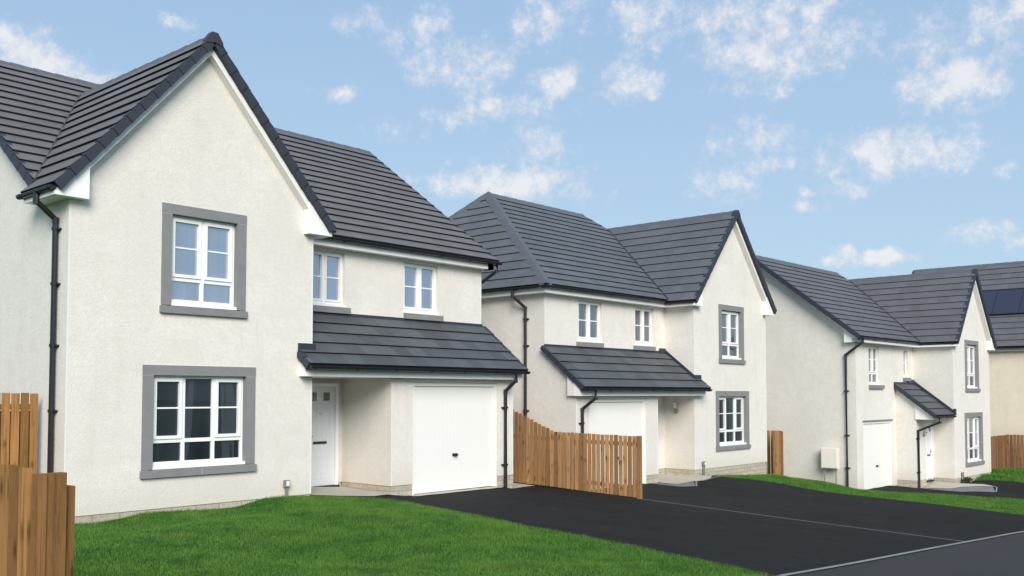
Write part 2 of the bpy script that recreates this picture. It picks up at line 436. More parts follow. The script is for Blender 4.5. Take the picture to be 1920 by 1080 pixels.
def verge_run(m, a, b, n_units, w_in, w_out, drop, up, side, k='verge'):
    """dry verge units from eave a to top b along a slope; side = outward unit vector; profile drops below slope line"""
    a, b, side = Vector(a), Vector(b), Vector(side); d = (b - a); L = d.length; d.normalize()
    nrm = d.cross(side).normalized()
    if nrm.z < 0: nrm = -nrm
    for i in range(n_units):
        p, q = a + d * (L * i / n_units - (.012 if i else 0)), a + d * (L * (i + 1) / n_units)
        A = [p + side * w_out + nrm * (up + .020), p - side * w_in + nrm * (up + .020), p - side * w_in - nrm * drop, p + side * w_out - nrm * drop]
        B = [q + side * w_out + nrm * (up + .004), q - side * w_in + nrm * (up + .004), q - side * w_in - nrm * (drop - .012), q + side * w_out - nrm * (drop - .012)]
        m.hull(A, B, k)

def cap_run(m, a, b, dl, dr, unit=.45, k='cap', lift=.016, crown=.022):
    """ridge or hip caps; dl/dr = vectors down each slope (length = half width)"""
    a, b, dl, dr = Vector(a), Vector(b), Vector(dl), Vector(dr); d = b - a; L = d.length; d.normalize(); n = max(1, round(L / unit))
    up = Vector((0, 0, 1))
    for i in range(n):
        p, q = a + d * (L * i / n - (.015 if i else 0)), a + d * (L * (i + 1) / n)
        def prof(c, h): return [c + dl + up * (h - .06), c + dl + up * h, c + dl * .45 + up * (h + crown * .75), c + up * (h + crown), c + dr * .45 + up * (h + crown * .75), c + dr + up * h, c + dr + up * (h - .06), c + up * (h - .10)]
        m.hull(prof(p, lift + .012), prof(q, lift), k)

def gutter_run(m, a, b, r=.052):
    """half round gutter with a front lip between two points"""
    a, b = Vector(a), Vector(b); d = (b - a).normalized(); u = d.cross(Vector((0, 0, 1))).normalized()
    ang = [math.pi * (j / 6) for j in range(7)]
    prof = lambda p: [p + u * math.cos(t) * r - Vector((0, 0, 1)) * math.sin(t) * r * 1.05 for t in ang] + [p - u * r + Vector((0, 0, .012)), p + u * r + Vector((0, 0, .012))]
    m.hull(prof(a), prof(b), 'pipe')
    L = (b - a).length; n = int(L / .9)
    for i in range(n + 1):
        c = a + d * min(L - .03, .12 + i * (L - .24) / max(1, n))
        m.hull([p + (p - c) * .16 for p in prof(c - d * .022)], [p + (p - c) * .16 for p in prof(c + d * .022)], 'pipe')

def downpipe(house, mir, path, wall_dir, r=.036, clips=(), name='downpipe'):
    m = M(mir)
    m.tube(path, r, 'pipe', 10)
    for p in path[1:-1]: m.tube([(p[0], p[1], p[2] - .05), (p[0], p[1], p[2] + .03)], r * 1.18, 'pipe', 10)
    x, y = path[-1][0], path[-1][1]
    o = m.build(name, house, False)
    for z in clips:
        c = M(mir)
        c.tube([(x, y, z - .025), (x, y, z + .025)], r * 1.3, 'pipe', 10)
        q = (-wall_dir[1], wall_dir[0])
        c.box(min(x - q[0] * .09, x + q[0] * .09, x, x + wall_dir[0] * .06), max(x - q[0] * .09, x + q[0] * .09, x, x + wall_dir[0] * .06),
              min(y - q[1] * .09, y + q[1] * .09, y, y + wall_dir[1] * .06), max(y - q[1] * .09, y + q[1] * .09, y, y + wall_dir[1] * .06), z - .014, z + .014, 'pipe')
        c.build('pipe_clip', o)
    return o

# ------------------------------------------------------------------ houses (local frame: x along the front from the gable end, y back, z up)
D_AB = dict(W=4.567, e=.30, bx=.225, He=4.838, Hr=7.961, ov=.24, e2=.3175, Hv=4.99, Dm=1.015, X2=10.276, em=.22, em2=.30, Hg=5.04, Yr=5.5, Hm=8.49)
D_C = dict(W=4.212, e=.22, bx=.22, He=4.838, Hr=7.844, ov=.24, e2=.2, Hv=5.0, Dm=1.437, X2=9.418, em=.30, em2=.33, Hg=5.02, Yr=5.18, Hm=8.147)

def shell(house, D, mir, near, far, tile, wing_holes, main_holes, main_x0, main_z0, extra_side=None):
    """walls, roofs, trim shared by every house. near = end at x=0, far = end at x=X2: 'gable' or 'hip'"""
    g = lambda *k: [D[i] for i in k]
    W, e, bx, He, Hr, ov, e2, Hv, Dm, X2, em, em2, Hg, Yr, Hm = g('W', 'e', 'bx', 'He', 'Hr', 'ov', 'e2', 'Hv', 'Dm', 'X2', 'em', 'em2', 'Hg', 'Yr', 'Hm')
    xc = W / 2; mw = (Hr - Hv) / (xc + e2); ym0 = Dm - em2; mm = (Hm - Hg) / (Yr - ym0)
    yback = 2 * Yr - ym0; ywall = yback - em2
    zwl = lambda x: Hv + mw * (x + e2)                      # wing slope on the x=0 side
    zmain = lambda y: Hg + mm * (y - ym0)
    Ym = ym0 + (Hr - Hg) / mm                               # wing ridge meets the main slope
    xv = W + e2 - (Hg - Hv) / mw                            # valley foot on the inner side
    sp = .14                                                # gable verge overhang
    # ---- walls
    m = M(mir)
    P = lambda s_, z, d: (s_, d, z)
    zu = lambda x: min(zwl(x), zwl(W - x)) - .07
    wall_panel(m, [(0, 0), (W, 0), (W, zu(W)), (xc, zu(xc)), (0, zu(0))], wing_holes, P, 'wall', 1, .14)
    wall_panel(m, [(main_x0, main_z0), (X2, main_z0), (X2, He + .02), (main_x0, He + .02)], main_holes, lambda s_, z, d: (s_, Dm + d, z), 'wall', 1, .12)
    m.face([(W, 0, 0), (W, Dm + .6, 0), (W, Dm + .6, He + .02), (W, 0, He + .02)], 'wall')
    a = [(0, 0, 0), (0, ywall, 0), (0, ywall, He + .02)]
    if near == 'gable': a += [(0, Yr, zmain(Yr) - .08), (0, Dm, zmain(Dm) - .08), (0, Dm - .02, He + .02)]
    a += [(0, 0, He + .02)]
    m.face(a, 'wall')
    b = [(X2, ywall, 0), (X2, ywall, He + .02)]
    if far == 'gable': b += [(X2, Yr, zmain(Yr) - .08), (X2, Dm, zmain(Dm) - .08)]
    else: b += [(X2, Dm, He + .02)]
    b += (extra_side or [(X2, Dm, 0)])
    m.face(b, 'wall'); m.face([(0, ywall, 0), (X2, ywall, 0), (X2, ywall, He + .02), (0, ywall, He + .02)], 'wall')
    for (x, y, sx_, z0_, z1_) in ((0, 0, 1, 0, He - .01), (W, 0, -1, 0, He - .01), (X2, Dm, -1, 3.6, He - .01)):
        q = M(mir); q.box(min(x, x + sx_ * .03), max(x, x + sx_ * .03), y - .003, y - .0005, z0_ + .01, z1_, 'bead'); q.build('corner_bead', house)
    # bell drip at the foot of the render, recessed inner back wall so that nothing shows hollow
    wall = m.build('wall', house)
    def base(x0, y0, x1, y1, z0=-1.6, z1=-.001):
        L = math.hypot(x1 - x0, y1 - y0); m = M(mir)
        m.face([(x0, y0, z0), (x1, y1, z0), (x1, y1, z1), (x0, y0, z1)], 'block', [(0, z0), (L, z0), (L, z1), (0, z1)]); m.build('base_course', house)
    base(0.012, .014, W - .012, .014); base(.012, ywall, .012, .014); base(W - .012, .014, W - .012, Dm + .5); base(X2 - .012, Dm, X2 - .012, ywall)
    # ---- roof
    m = M(mir)
    yv = ym0 + (zwl(-sp) - Hg) / mm if near == 'gable' else None
    if near == 'gable':
        xa = None
        left_main = [(-sp, yv, zwl(-sp)), (xc, Ym, Hr), (xc, Yr, Hm), (-sp, Yr, Hm)]
        wl = [(-e2, -ov, Hv), (xc, -ov, Hr), (xc, Ym, Hr), (-sp, yv, zwl(-sp)), (-e2, yv + .03, Hv)]
    else:
        xa = -e2 + (Hm - Hv) / mw
        left_main = [(xc, Ym, Hr), (xa, Yr, Hm), (xc + .9, Yr, Hm), (xc + .9, ym0 + .0, Hg)] if False else None
        wl = [(-e2, -ov, Hv), (xc, -ov, Hr), (xc, Ym, Hr), (xa, Yr, Hm), (-e2, yback, Hv)]
    roof(m, [wl], tile)
    roof(m, [[(W + e2, -ov, Hv), (xc, -ov, Hr), (xc, Ym, Hr), (xv, ym0, Hg), (W + e2, ym0 - .03, Hv)]], tile)
    xr0 = xc if near == 'gable' else xa
    if far == 'gable': R = [(xc, Ym, Hr), (xv, ym0, Hg), (X2 + em2 - .02, ym0, Hg), (X2 + em2 - .02, Yr, Hm), (xr0, Yr, Hm)]
    else:
        xh = D['xh']; R = [(xc, Ym, Hr), (xv, ym0, Hg), (X2 + em2, ym0, Hg), (xh, Yr, Hm), (xr0, Yr, Hm)]
    mains = [R] + ([left_main] if left_main else [])
    roof(m, mains, tile)
    if far == 'hip': roof(m, [[(X2 + em2, ym0, Hg), (xh, Yr, Hm), (X2 + em2, yback, Hg)]], tile)
    xl = -sp if near == 'gable' else xa; xr = X2 + em2 if far == 'gable' else xh
    roof(m, [[(xl if near == 'gable' else -e2, yback, Hg), (X2 + em2, yback, Hg), (xr, Yr, Hm), (xl, Yr, Hm)]], tile)
    rf = m.build('roof', house)
    # caps, valleys, verges
    def part(nm, par, fn):
        q = M(mir); fn(q); return q.build(nm, par)
    s1 = Vector((-1, 0, -mw)).normalized() * .12; s2 = Vector((1, 0, -mw)).normalized() * .12
    part('ridge_tiles', rf, lambda q: cap_run(q, (xc, -ov - .01, Hr), (xc, Ym, Hr), s1, s2))
    f1 = Vector((0, -1, -mm)).normalized() * .14; f2 = Vector((0, 1, -mm)).normalized() * .14
    part('ridge_tiles', rf, lambda q: cap_run(q, (xl, Yr, Hm), (xr, Yr, Hm), f1, f2))
    if far == 'hip':
        h0 = Vector((X2 + em2, ym0, Hg)); h1 = Vector((xh, Yr, Hm)); hd = (h1 - h0).normalized()
        mh = (Hm - Hg) / (X2 + em2 - xh)
        n1 = Vector((0, -mm, 1)).normalized(); n2 = Vector((mh, 0, 1)).normalized()
        d1 = hd.cross(n1).normalized() * .19; d2 = hd.cross(n2).normalized() * .19
        if d1.x > 0: d1 = -d1
        if d2.y < 0: d2 = -d2
        part('hip_tiles', rf, lambda q: cap_run(q, h0 + Vector((-.03, .03, 0)), h1, d1, d2, .42, 'cap', .045, .035))
        part('hip_tiles', rf, lambda q: cap_run(q, (X2 + em2, yback, Hg), h1, Vector((d1.x, -d1.y, d1.z)), Vector((d2.x, -d2.y, d2.z)), .42, 'cap', .045, .035))
    part('valley', rf, lambda q: q.tube([(xv, ym0 - .02, Hg + .02), (xc, Ym, Hr + .02)], .028, 'verge', 6))
    if near == 'gable': part('valley', rf, lambda q: q.tube([(-sp, yv, zwl(-sp) + .02), (xc, Ym, Hr + .02)], .028, 'verge', 6))
    nv = max(6, round(math.hypot(xc + e2, Hr - Hv) / .33))
    VR = lambda *a: part('verge_trim', rf, lambda q: verge_run(q, *a))
    VR((-e2, -ov, Hv), (xc, -ov, Hr), nv, .09, .02, .125, .008, (0, -1, 0))
    VR((W + e2, -ov, Hv), (xc, -ov, Hr), nv, .09, .02, .125, .008, (0, -1, 0))
    hx = [(-.165, -.17), (-.15, -.10), (-.055, .045), (.055, .045), (.15, -.10), (.165, -.17), (0, -.13)]
    part('verge_cap', rf, lambda q: q.hull([(xc + u, -ov - .032, Hr + v) for u, v in hx], [(xc + u, -ov + .11, Hr + v) for u, v in hx], 'verge'))
    nm = round(math.hypot(Yr - ym0, Hm - Hg) / .345)
    if near == 'gable':
        VR((-sp, yv + .02, zwl(-sp)), (-sp, Yr, Hm), nm, .08, .025, .13, .008, (-1, 0, 0)); VR((-sp, yback, Hg), (-sp, Yr, Hm), nm, .08, .025, .13, .008, (-1, 0, 0))
    if far == 'gable':
        VR((X2 + em2 - .02, ym0, Hg), (X2 + em2 - .02, Yr, Hm), nm, .08, .025, .13, .008, (1, 0, 0)); VR((X2 + em2 - .02, yback, Hg), (X2 + em2 - .02, Yr, Hm), nm, .08, .025, .13, .008, (1, 0, 0))
    # ---- white fascias, soffits, eaves boxes and barge strips
    yb = -.18
    zt = lambda x: zwl(x) - .075
    zr = lambda x: zwl(W - x) - .075
    ytop = yv if near == 'gable' else ywall
    for sgn in (0, 1):
        T = (lambda x: x) if sgn == 0 else (lambda x: W - x)
        m = M(mir)
        pf = [(T(-e), He), (T(bx), He), (T(bx), zt(bx)), (T(-e), zt(-e))]
        m.hull([(x, yb, z) for x, z in pf], [(x, -.001, z) for x, z in pf], 'white')
        ye = ytop if sgn == 0 else Dm - em
        pf = [(T(-e), He), (T(-.002), He), (T(-.002), zt(-.002)), (T(-e), zt(-e))]
        m.hull([(x, -.001, z) for x, z in pf], [(x, ye, z) for x, z in pf], 'white')
        m.build('eaves_box', house)
        xa_, xb_ = bx - .05, xc
        o1, o2 = .0, -.235
        part('barge_board', house, lambda q: q.hull([(T(xa_), yb + .02, zt(xa_) + o1), (T(xb_), yb + .02, zt(xb_) + o1), (T(xb_), yb + .02, zt(xb_) + o2), (T(xa_), yb + .02, zt(xa_) + o2)],
               [(T(xa_), -.001, zt(xa_) + o1), (T(xb_), -.001, zt(xb_) + o1), (T(xb_), -.001, zt(xb_) + o2), (T(xa_), -.001, zt(xa_) + o2)], 'white'))
    zf = Hg - .045
    xe = X2 + (.20 if far == 'gable' else em)
    m = M(mir)
    m.box(W + .002, xe, Dm - em, Dm + .03, He, zf, 'white')
    if far == 'hip': m.box(X2 - .03, xe - .002, Dm + .03, ywall + .2, He, zf, 'white')
    else:
        m.hull([(X2 + .001, Dm - em, He), (X2 + .001, Dm + .30, He), (X2 + .001, Dm + .30, zmain(Dm + .30) - .07), (X2 + .001, Dm - em, zmain(Dm - em) - .06)],
               [(xe, Dm - em, He), (xe, Dm + .30, He), (xe, Dm + .30, zmain(Dm + .30) - .07), (xe, Dm - em, zmain(Dm - em) - .06)], 'white')
    m.build('fascia', house)
    def barge(x0, x1, ya, lo):
        q = lambda y, o: zmain(y) - .07 + o
        part('barge_board', house, lambda b: b.hull([(x0, ya, q(ya, 0)), (x0, Yr, q(Yr, 0)), (x0, Yr, q(Yr, lo)), (x0, ya, q(ya, lo))],
               [(x1, ya, q(ya, 0)), (x1, Yr, q(Yr, 0)), (x1, Yr, q(Yr, lo)), (x1, ya, q(ya, lo))], 'white'))
    if far == 'gable': barge(X2 + .002, xe - .03, Dm + .3, -.19)
    if near == 'gable': barge(-sp + .03, -.002, yv + .1, -.17)
    gz = Hg - .035
    GR = lambda a, b: part('gutter', house, lambda q: gutter_run(q, a, b))
    GR((W + .28, ym0 - .015, gz), (xe + (.16 if far == 'gable' else .12), ym0 - .015, gz))
    GR((-e2 - .015, -.2, Hv - .035), (-e2 - .015, (yv + .1) if near == 'gable' else ywall, Hv - .035))
    GR((W + e2 + .015, -.2, Hv - .035), (W + e2 + .015, ym0 + .03, Hv - .035))
    if far == 'hip': GR((X2 + em2 + .015, ym0 - .05, gz), (X2 + em2 + .015, yback, gz))
    return dict(zmain=zmain, zwl=zwl, ym0=ym0, yv=yv, gz=gz, xe=xe, ywall=ywall, wall=wall)

def garage_door(house, mir, x0, x1, z0, z1, y, ribs=True):
    m = M(mir)
    m.box(x0, x0 + .07, y - .05, y + .04, z0, z1, 'gdoor'); m.box(x1 - .07, x1, y - .05, y + .04, z0, z1, 'gdoor'); m.box(x0 + .07, x1 - .07, y - .05, y + .04, z1 - .07, z1, 'gdoor')
    a, b = x0 + .075, x1 - .075; n = 22
    m.box(a, b, y - .012, y + .03, z0 + .012, z1 - .075, 'gdoor')
    for i in range(n):
        c = a + (i + .5) * (b - a) / n
        if abs(c - (a + b) / 2) < .16: zz = [(z0 + .09, z0 + .62), (z0 + .92, z1 - .15)]
        else: zz = [(z0 + .09, z1 - .15)]
        for p, q in zz: m.box(c - .034, c + .034, y - .0130, y - .0115, p, q, 'gdoor')
    m.box(a, b, y - .010, y + .02, z0 - .01, z0 + .012, 'black')
    d = m.build('garage_door', house)
    h = M(mir); c = (a + b) / 2
    h.box(c - .075, c + .075, y - .022, y - .015, z0 + .735, z0 + .80, 'black'); h.tube([(c, y - .02, z0 + .767), (c, y - .07, z0 + .767)], .018, 'black', 8)
    h.box(c - .065, c + .045, y - .085, y - .062, z0 + .752, z0 + .782, 'black')
    h.build('handle', d)
    return d

def front_door(house, mir, x0, x1, z0, z1, y, hx):
    m = M(mir)
    m.box(x0, x0 + .075, y - .05, y + .05, z0, z1, 'frame'); m.box(x1 - .075, x1, y - .05, y + .05, z0, z1, 'frame'); m.box(x0 + .075, x1 - .075, y - .05, y + .05, z1 - .075, z1, 'frame')
    m.box(x0 + .08, x1 - .08, y - .01, y + .035, z0 + .03, z1 - .08, 'fdoor')
    a, b = x0 + .08, x1 - .08; xm = (a + b) / 2
    for p, q in ((a + .12, xm - .05), (xm + .05, b - .12)):
        for r, t in ((z0 + .18, z0 + .78), (z0 + .98, z0 + 1.62)):
            for (c0, c1, d0, d1) in ((p, q, r, r + .02), (p, q, t - .02, t), (p, p + .02, r + .02, t - .02), (q - .02, q, r + .02, t - .02)): m.box(c0, c1, y - .018, y - .009, d0, d1, 'fdoor')
    m.box(x0, x1, y - .09, y + .05, z0 - .04, z0 + .025, 'black')
    d = m.build('front_door', house)
    for c in (xm - .17, xm + .17):
        g = M(mir)
        for i in range(2): g.box(c - .075 + i * .08, c - .005 + i * .08, y - .016, y - .008, z0 + 1.80, z0 + 1.95, 'glass_mid')
        g.box(c - .085, c + .085, y - .020, y - .0165, z0 + 1.785, z0 + 1.80, 'steel'); g.box(c - .085, c + .085, y - .020, y - .0165, z0 + 1.95, z0 + 1.965, 'steel')
        g.box(c - .082, c + .082, y - .0155, y - .0095, z0 + 1.786, z0 + 1.964, 'glass_mid')
        g.build('pane', d)
    h = M(mir); h.box(xm - .17, xm + .17, y - .03, y - .009, z0 + .895, z0 + .945, 'black'); h.build('letterbox', d); h = M(mir); h.tube([(xm, y - .012, z0 + 1.52), (xm, y - .022, z0 + 1.52)], .014, 'steel', 8); h.build('spyhole', d)
    h = M(mir); h.tube([(hx, y - .01, z0 + 1.06), (hx, y - .06, z0 + 1.06)], .013, 'steel', 8); h.tube([(hx, y - .06, z0 + 1.06), (hx + (.11 if hx < xm else -.11), y - .06, z0 + 1.06)], .011, 'steel', 8)
    h.box(hx - .02, hx + .02, y - .014, y - .009, z0 + .97, z0 + 1.15, 'steel'); h.build('handle', d)
    return d

def wall_lamp(house, mir, x, y, z, nx, ny):
    """lantern on a wall whose outward direction is (nx, ny)"""
    m = M(mir)
    m.tube([(x + nx * .002, y + ny * .002, z), (x + nx * .03, y + ny * .03, z)], .075, 'steel', 14)
    m.tube([(x + nx * .02, y + ny * .02, z - .01), (x + nx * .09, y + ny * .09, z - .02), (x + nx * .11, y + ny * .11, z + .04), (x + nx * .11, y + ny * .11, z + .08)], .014, 'steel', 8)
    m.tube([(x + nx * .11, y + ny * .11, z + .08), (x + nx * .11, y + ny * .11, z + .10)], .06, 'steel', 12)
    o = m.build('wall_lamp', house)
    g = M(mir); g.tube([(x + nx * .11, y + ny * .11, z + .10), (x + nx * .11, y + ny * .11, z + .27)], .052, 'lampglass', 12); g.build('lamp_glass', o)
    t = M(mir); t.tube([(x + nx * .11, y + ny * .11, z + .27), (x + nx * .11, y + ny * .11, z + .30)], .06, 'steel', 12); t.build('lamp_cap', o)
    return o

def house_ab(name, loc, rz, mir, near, far, tile, pd, label, glass_up, glass_lo, glass_small, xh=None, lamp=False):
    h = empty(name, loc, rz, label, 'house', 'new houses along the street')
    D = dict(D_AB); D['xh'] = xh
    W, X2, Dm = D['W'], D['X2'], D['Dm']
    Hct, Hce, yc2 = 3.477, 2.402, -.351
    k = (Hct - Hce) / (Dm - yc2); zc = lambda y: Hct - k * (Dm - y)
    xp, xd1, xd2, zg = 6.534, 7.125, 9.723, -.225
    w1 = (1.514 + .18, 3.108 - .18, 3.175 + .20, 5.0085 - .165); w2 = (1.222 + .19, 3.329 - .19, .487 + .20, 2.330 - .165)
    hole = lambda w: (w[0] - .06, w[1] + .06, w[2] - .09, w[3] + .06)
    s1 = (5.169, 6.1335, 3.70, 4.77); s2 = (7.777, 8.83, 3.70, 4.77)
    side = [(X2, Dm, zc(Dm) - .06), (X2, 0, zc(0) - .06), (X2, 0, zg)] + [(X2, 9.9, zg)]
    info = shell(h, D, mir, near, far, tile, [hole(w1), hole(w2)], [s1, s2], W, 3.30, side)
    window(h, mir, *w1, 0, [.5, .5], [1, 1], .275, glass_up, (.18, .165, .135))
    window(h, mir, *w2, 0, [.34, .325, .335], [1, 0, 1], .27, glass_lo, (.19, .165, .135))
    for s in (s1, s2): window(h, mir, *s, Dm, [.5, .5], [1, 1], 0, glass_small, None, 'sill', True, .075, (.0, .11))
    # garage and porch walls
    m = M(mir)
    wall_panel(m, [(xp, 0), (X2, 0), (X2, 2.25), (xp, 2.25)], [(xd1, xd2, -.3, 2.10)], lambda s_, z, d: (s_, d, z), 'wall', 1, .12)
    m.face([(xp, 0, 0), (xp, pd, 0), (xp, pd, 2.2), (xp, 0, 2.2)], 'wall')
    m.face([(W, pd, 0), (xp, pd, 0), (xp, pd, 2.2), (W, pd, 2.2)], 'wall')
    m.face([(W + .001, 0, 0), (W + .001, pd + .01, 0), (W + .001, pd + .01, 2.2), (W + .001, 0, 2.2)], 'wall')
    for x, s_ in ((xp, 1), (X2, -1)): q = M(mir); q.box(min(x, x + s_ * .03), max(x, x + s_ * .03), -.003, -.0005, .01, 2.18, 'bead'); q.build('corner_bead', h)
    m.build('garage_wall', h)
    def base(x0, y0, x1, y1, z0=-1., z1=-.001):
        L = math.hypot(x1 - x0, y1 - y0); m = M(mir); m.face([(x0, y0, z0), (x1, y1, z0), (x1, y1, z1), (x0, y0, z1)], 'block', [(0, z0), (L, z0), (L, z1), (0, z1)]); m.build('base_course', h)
    base(xp + .012, .014, xd1, .014); base(xd2, .014, X2 - .012, .014); base(xp + .012, .014, xp + .012, pd); base(W, pd, xp, pd); base(X2 - .012, .014, X2 - .012, Dm)
    garage_door(h, mir, xd1 + .003, xd2 - .003, zg, 2.095, .075)
    front_door(h, mir, xp - 1.09, xp - .16, -.07, 2.08, pd - .052, xp - .95)
    # lean-to roof over porch and garage
    m = M(mir)
    xl, xr = W - .32, X2 + .10
    roof(m, [[(W + .002, Dm - .001, Hct), (W + .002, -.0, zc(0)), (xr, 0, zc(0)), (xr, Dm - .001, Hct)], [(xl, yc2, Hce), (xr, yc2, Hce), (xr, 0, zc(0)), (xl, 0, zc(0))]], 'tile_porch', .345, .030, .42)
    lr = m.build('lean_to_roof', h)
    m = M(mir)
    verge_run(m, (xr, yc2, Hce), (xr, Dm - .01, Hct), 5, .07, .03, .11, .008, (1, 0, 0)); m.build('verge_trim', lr); m = M(mir)
    verge_run(m, (xl, yc2, Hce), (xl, -.03, zc(-.03)), 2, .07, .03, .12, .008, (-1, 0, 0)); m.build('verge_trim', lr)
    m = M(mir)
    up = .12
    m.hull([(W + .003, -.012, zc(0) - .02), (W + .003, Dm, Hct - .02), (W + .003, Dm, Hct + up), (W + .003, -.012, zc(0) + up)],
           [(W + .04, -.012, zc(0) - .02), (W + .04, Dm, Hct - .02), (W + .04, Dm, Hct + up), (W + .04, -.012, zc(0) + up)], 'verge')
    m.box(xl - .01, W + .04, -.05, -.003, zc(0) - .16, zc(0) + up, 'verge'); m.build('flashing', lr); m = M(mir)
    m.box(W + .04, X2 + .02, Dm - .03, Dm - .002, Hct - .03, Hct + .05, 'verge')
    if lamp: m.box(W + .04, W + .34, Dm - .06, Dm - .03, Hct - .03, Hct + .13, 'verge')
    m.build('flashing', lr)
    m = M(mir)
    ye = -.206; x0, x1 = W - .30, X2 + .10
    pf = [(ye, 2.185), (-.002, 2.185), (-.002, zc(0) - .08), (ye, zc(ye) - .08)]
    m.hull([(x0, y, z) for y, z in pf], [(x1, y, z) for y, z in pf], 'white')
    pf = [(0.0, 2.185), (.06, 2.185), (.06, zc(.06) - .07), (0, zc(0) - .07)]
    m.hull([(X2 + .002, y, z) for y, z in [(0, 2.187), (.20, 2.187), (.20, zc(.20) - .07), (0, zc(0) - .07)]], [(X2 + .09, y, z) for y, z in [(0, 2.187), (.20, 2.187), (.20, zc(.20) - .07), (0, zc(0) - .07)]], 'bead')
    m.box(W + .003, X2 - .02, -.001, pd + .02, 2.187, 2.20, 'white')
    m.build('canopy_fascia', h)
    m = M(mir); gutter_run(m, (xl, yc2 - .02, Hce - .035), (X2 + .13, yc2 - .02, Hce - .035)); m.build('gutter', h)
    if lamp: wall_lamp(h, mir, W + .002, .62, 1.72, 1, 0)
    return h, D, info

# the nearest house
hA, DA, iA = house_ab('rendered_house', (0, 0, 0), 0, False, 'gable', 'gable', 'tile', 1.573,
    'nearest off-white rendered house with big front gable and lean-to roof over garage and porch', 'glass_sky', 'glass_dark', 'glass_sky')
downpipe(hA, False, [(-.34, .36, 4.93), (-.34, .36, 4.80), (-.06, .33, 4.55), (-.06, .33, -.2)], (1, 0), .042, (4.4, 3.55, 2.6, 1.6, .6))
downpipe(hA, False, [(9.95, -.37, 2.33), (9.95, -.37, 2.16), (9.95, -.06, 1.93), (9.95, -.06, -.33)], (0, 1), .04, (1.55, .25))
downpipe(hA, False, [(10.50, .70, 4.98), (10.50, .72, 4.80), (10.34, 1.25, 4.45), (10.34, 1.25, -.4)], (-1, 0), .04, (3.0, 1.5))
# second house, mirrored plan with hipped roof
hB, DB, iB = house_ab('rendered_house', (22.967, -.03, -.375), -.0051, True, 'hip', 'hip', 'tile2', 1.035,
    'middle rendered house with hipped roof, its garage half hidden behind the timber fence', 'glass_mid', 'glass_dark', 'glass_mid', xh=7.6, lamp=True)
XB = DB['X2']
downpipe(hB, True, [(XB + .31, 1.85, 4.98), (XB + .31, 1.85, 4.80), (XB + .06, 1.62, 4.50), (XB + .06, 1.62, -.3)], (-1, 0), .04, (4.2, 3.5, 1.8))
downpipe(hB, True, [(9.93, -.37, 2.33), (9.93, -.37, 2.13), (10.08, -.06, 1.86), (10.08, -.06, -.3)], (0, 1), .04, (1.5, .4))

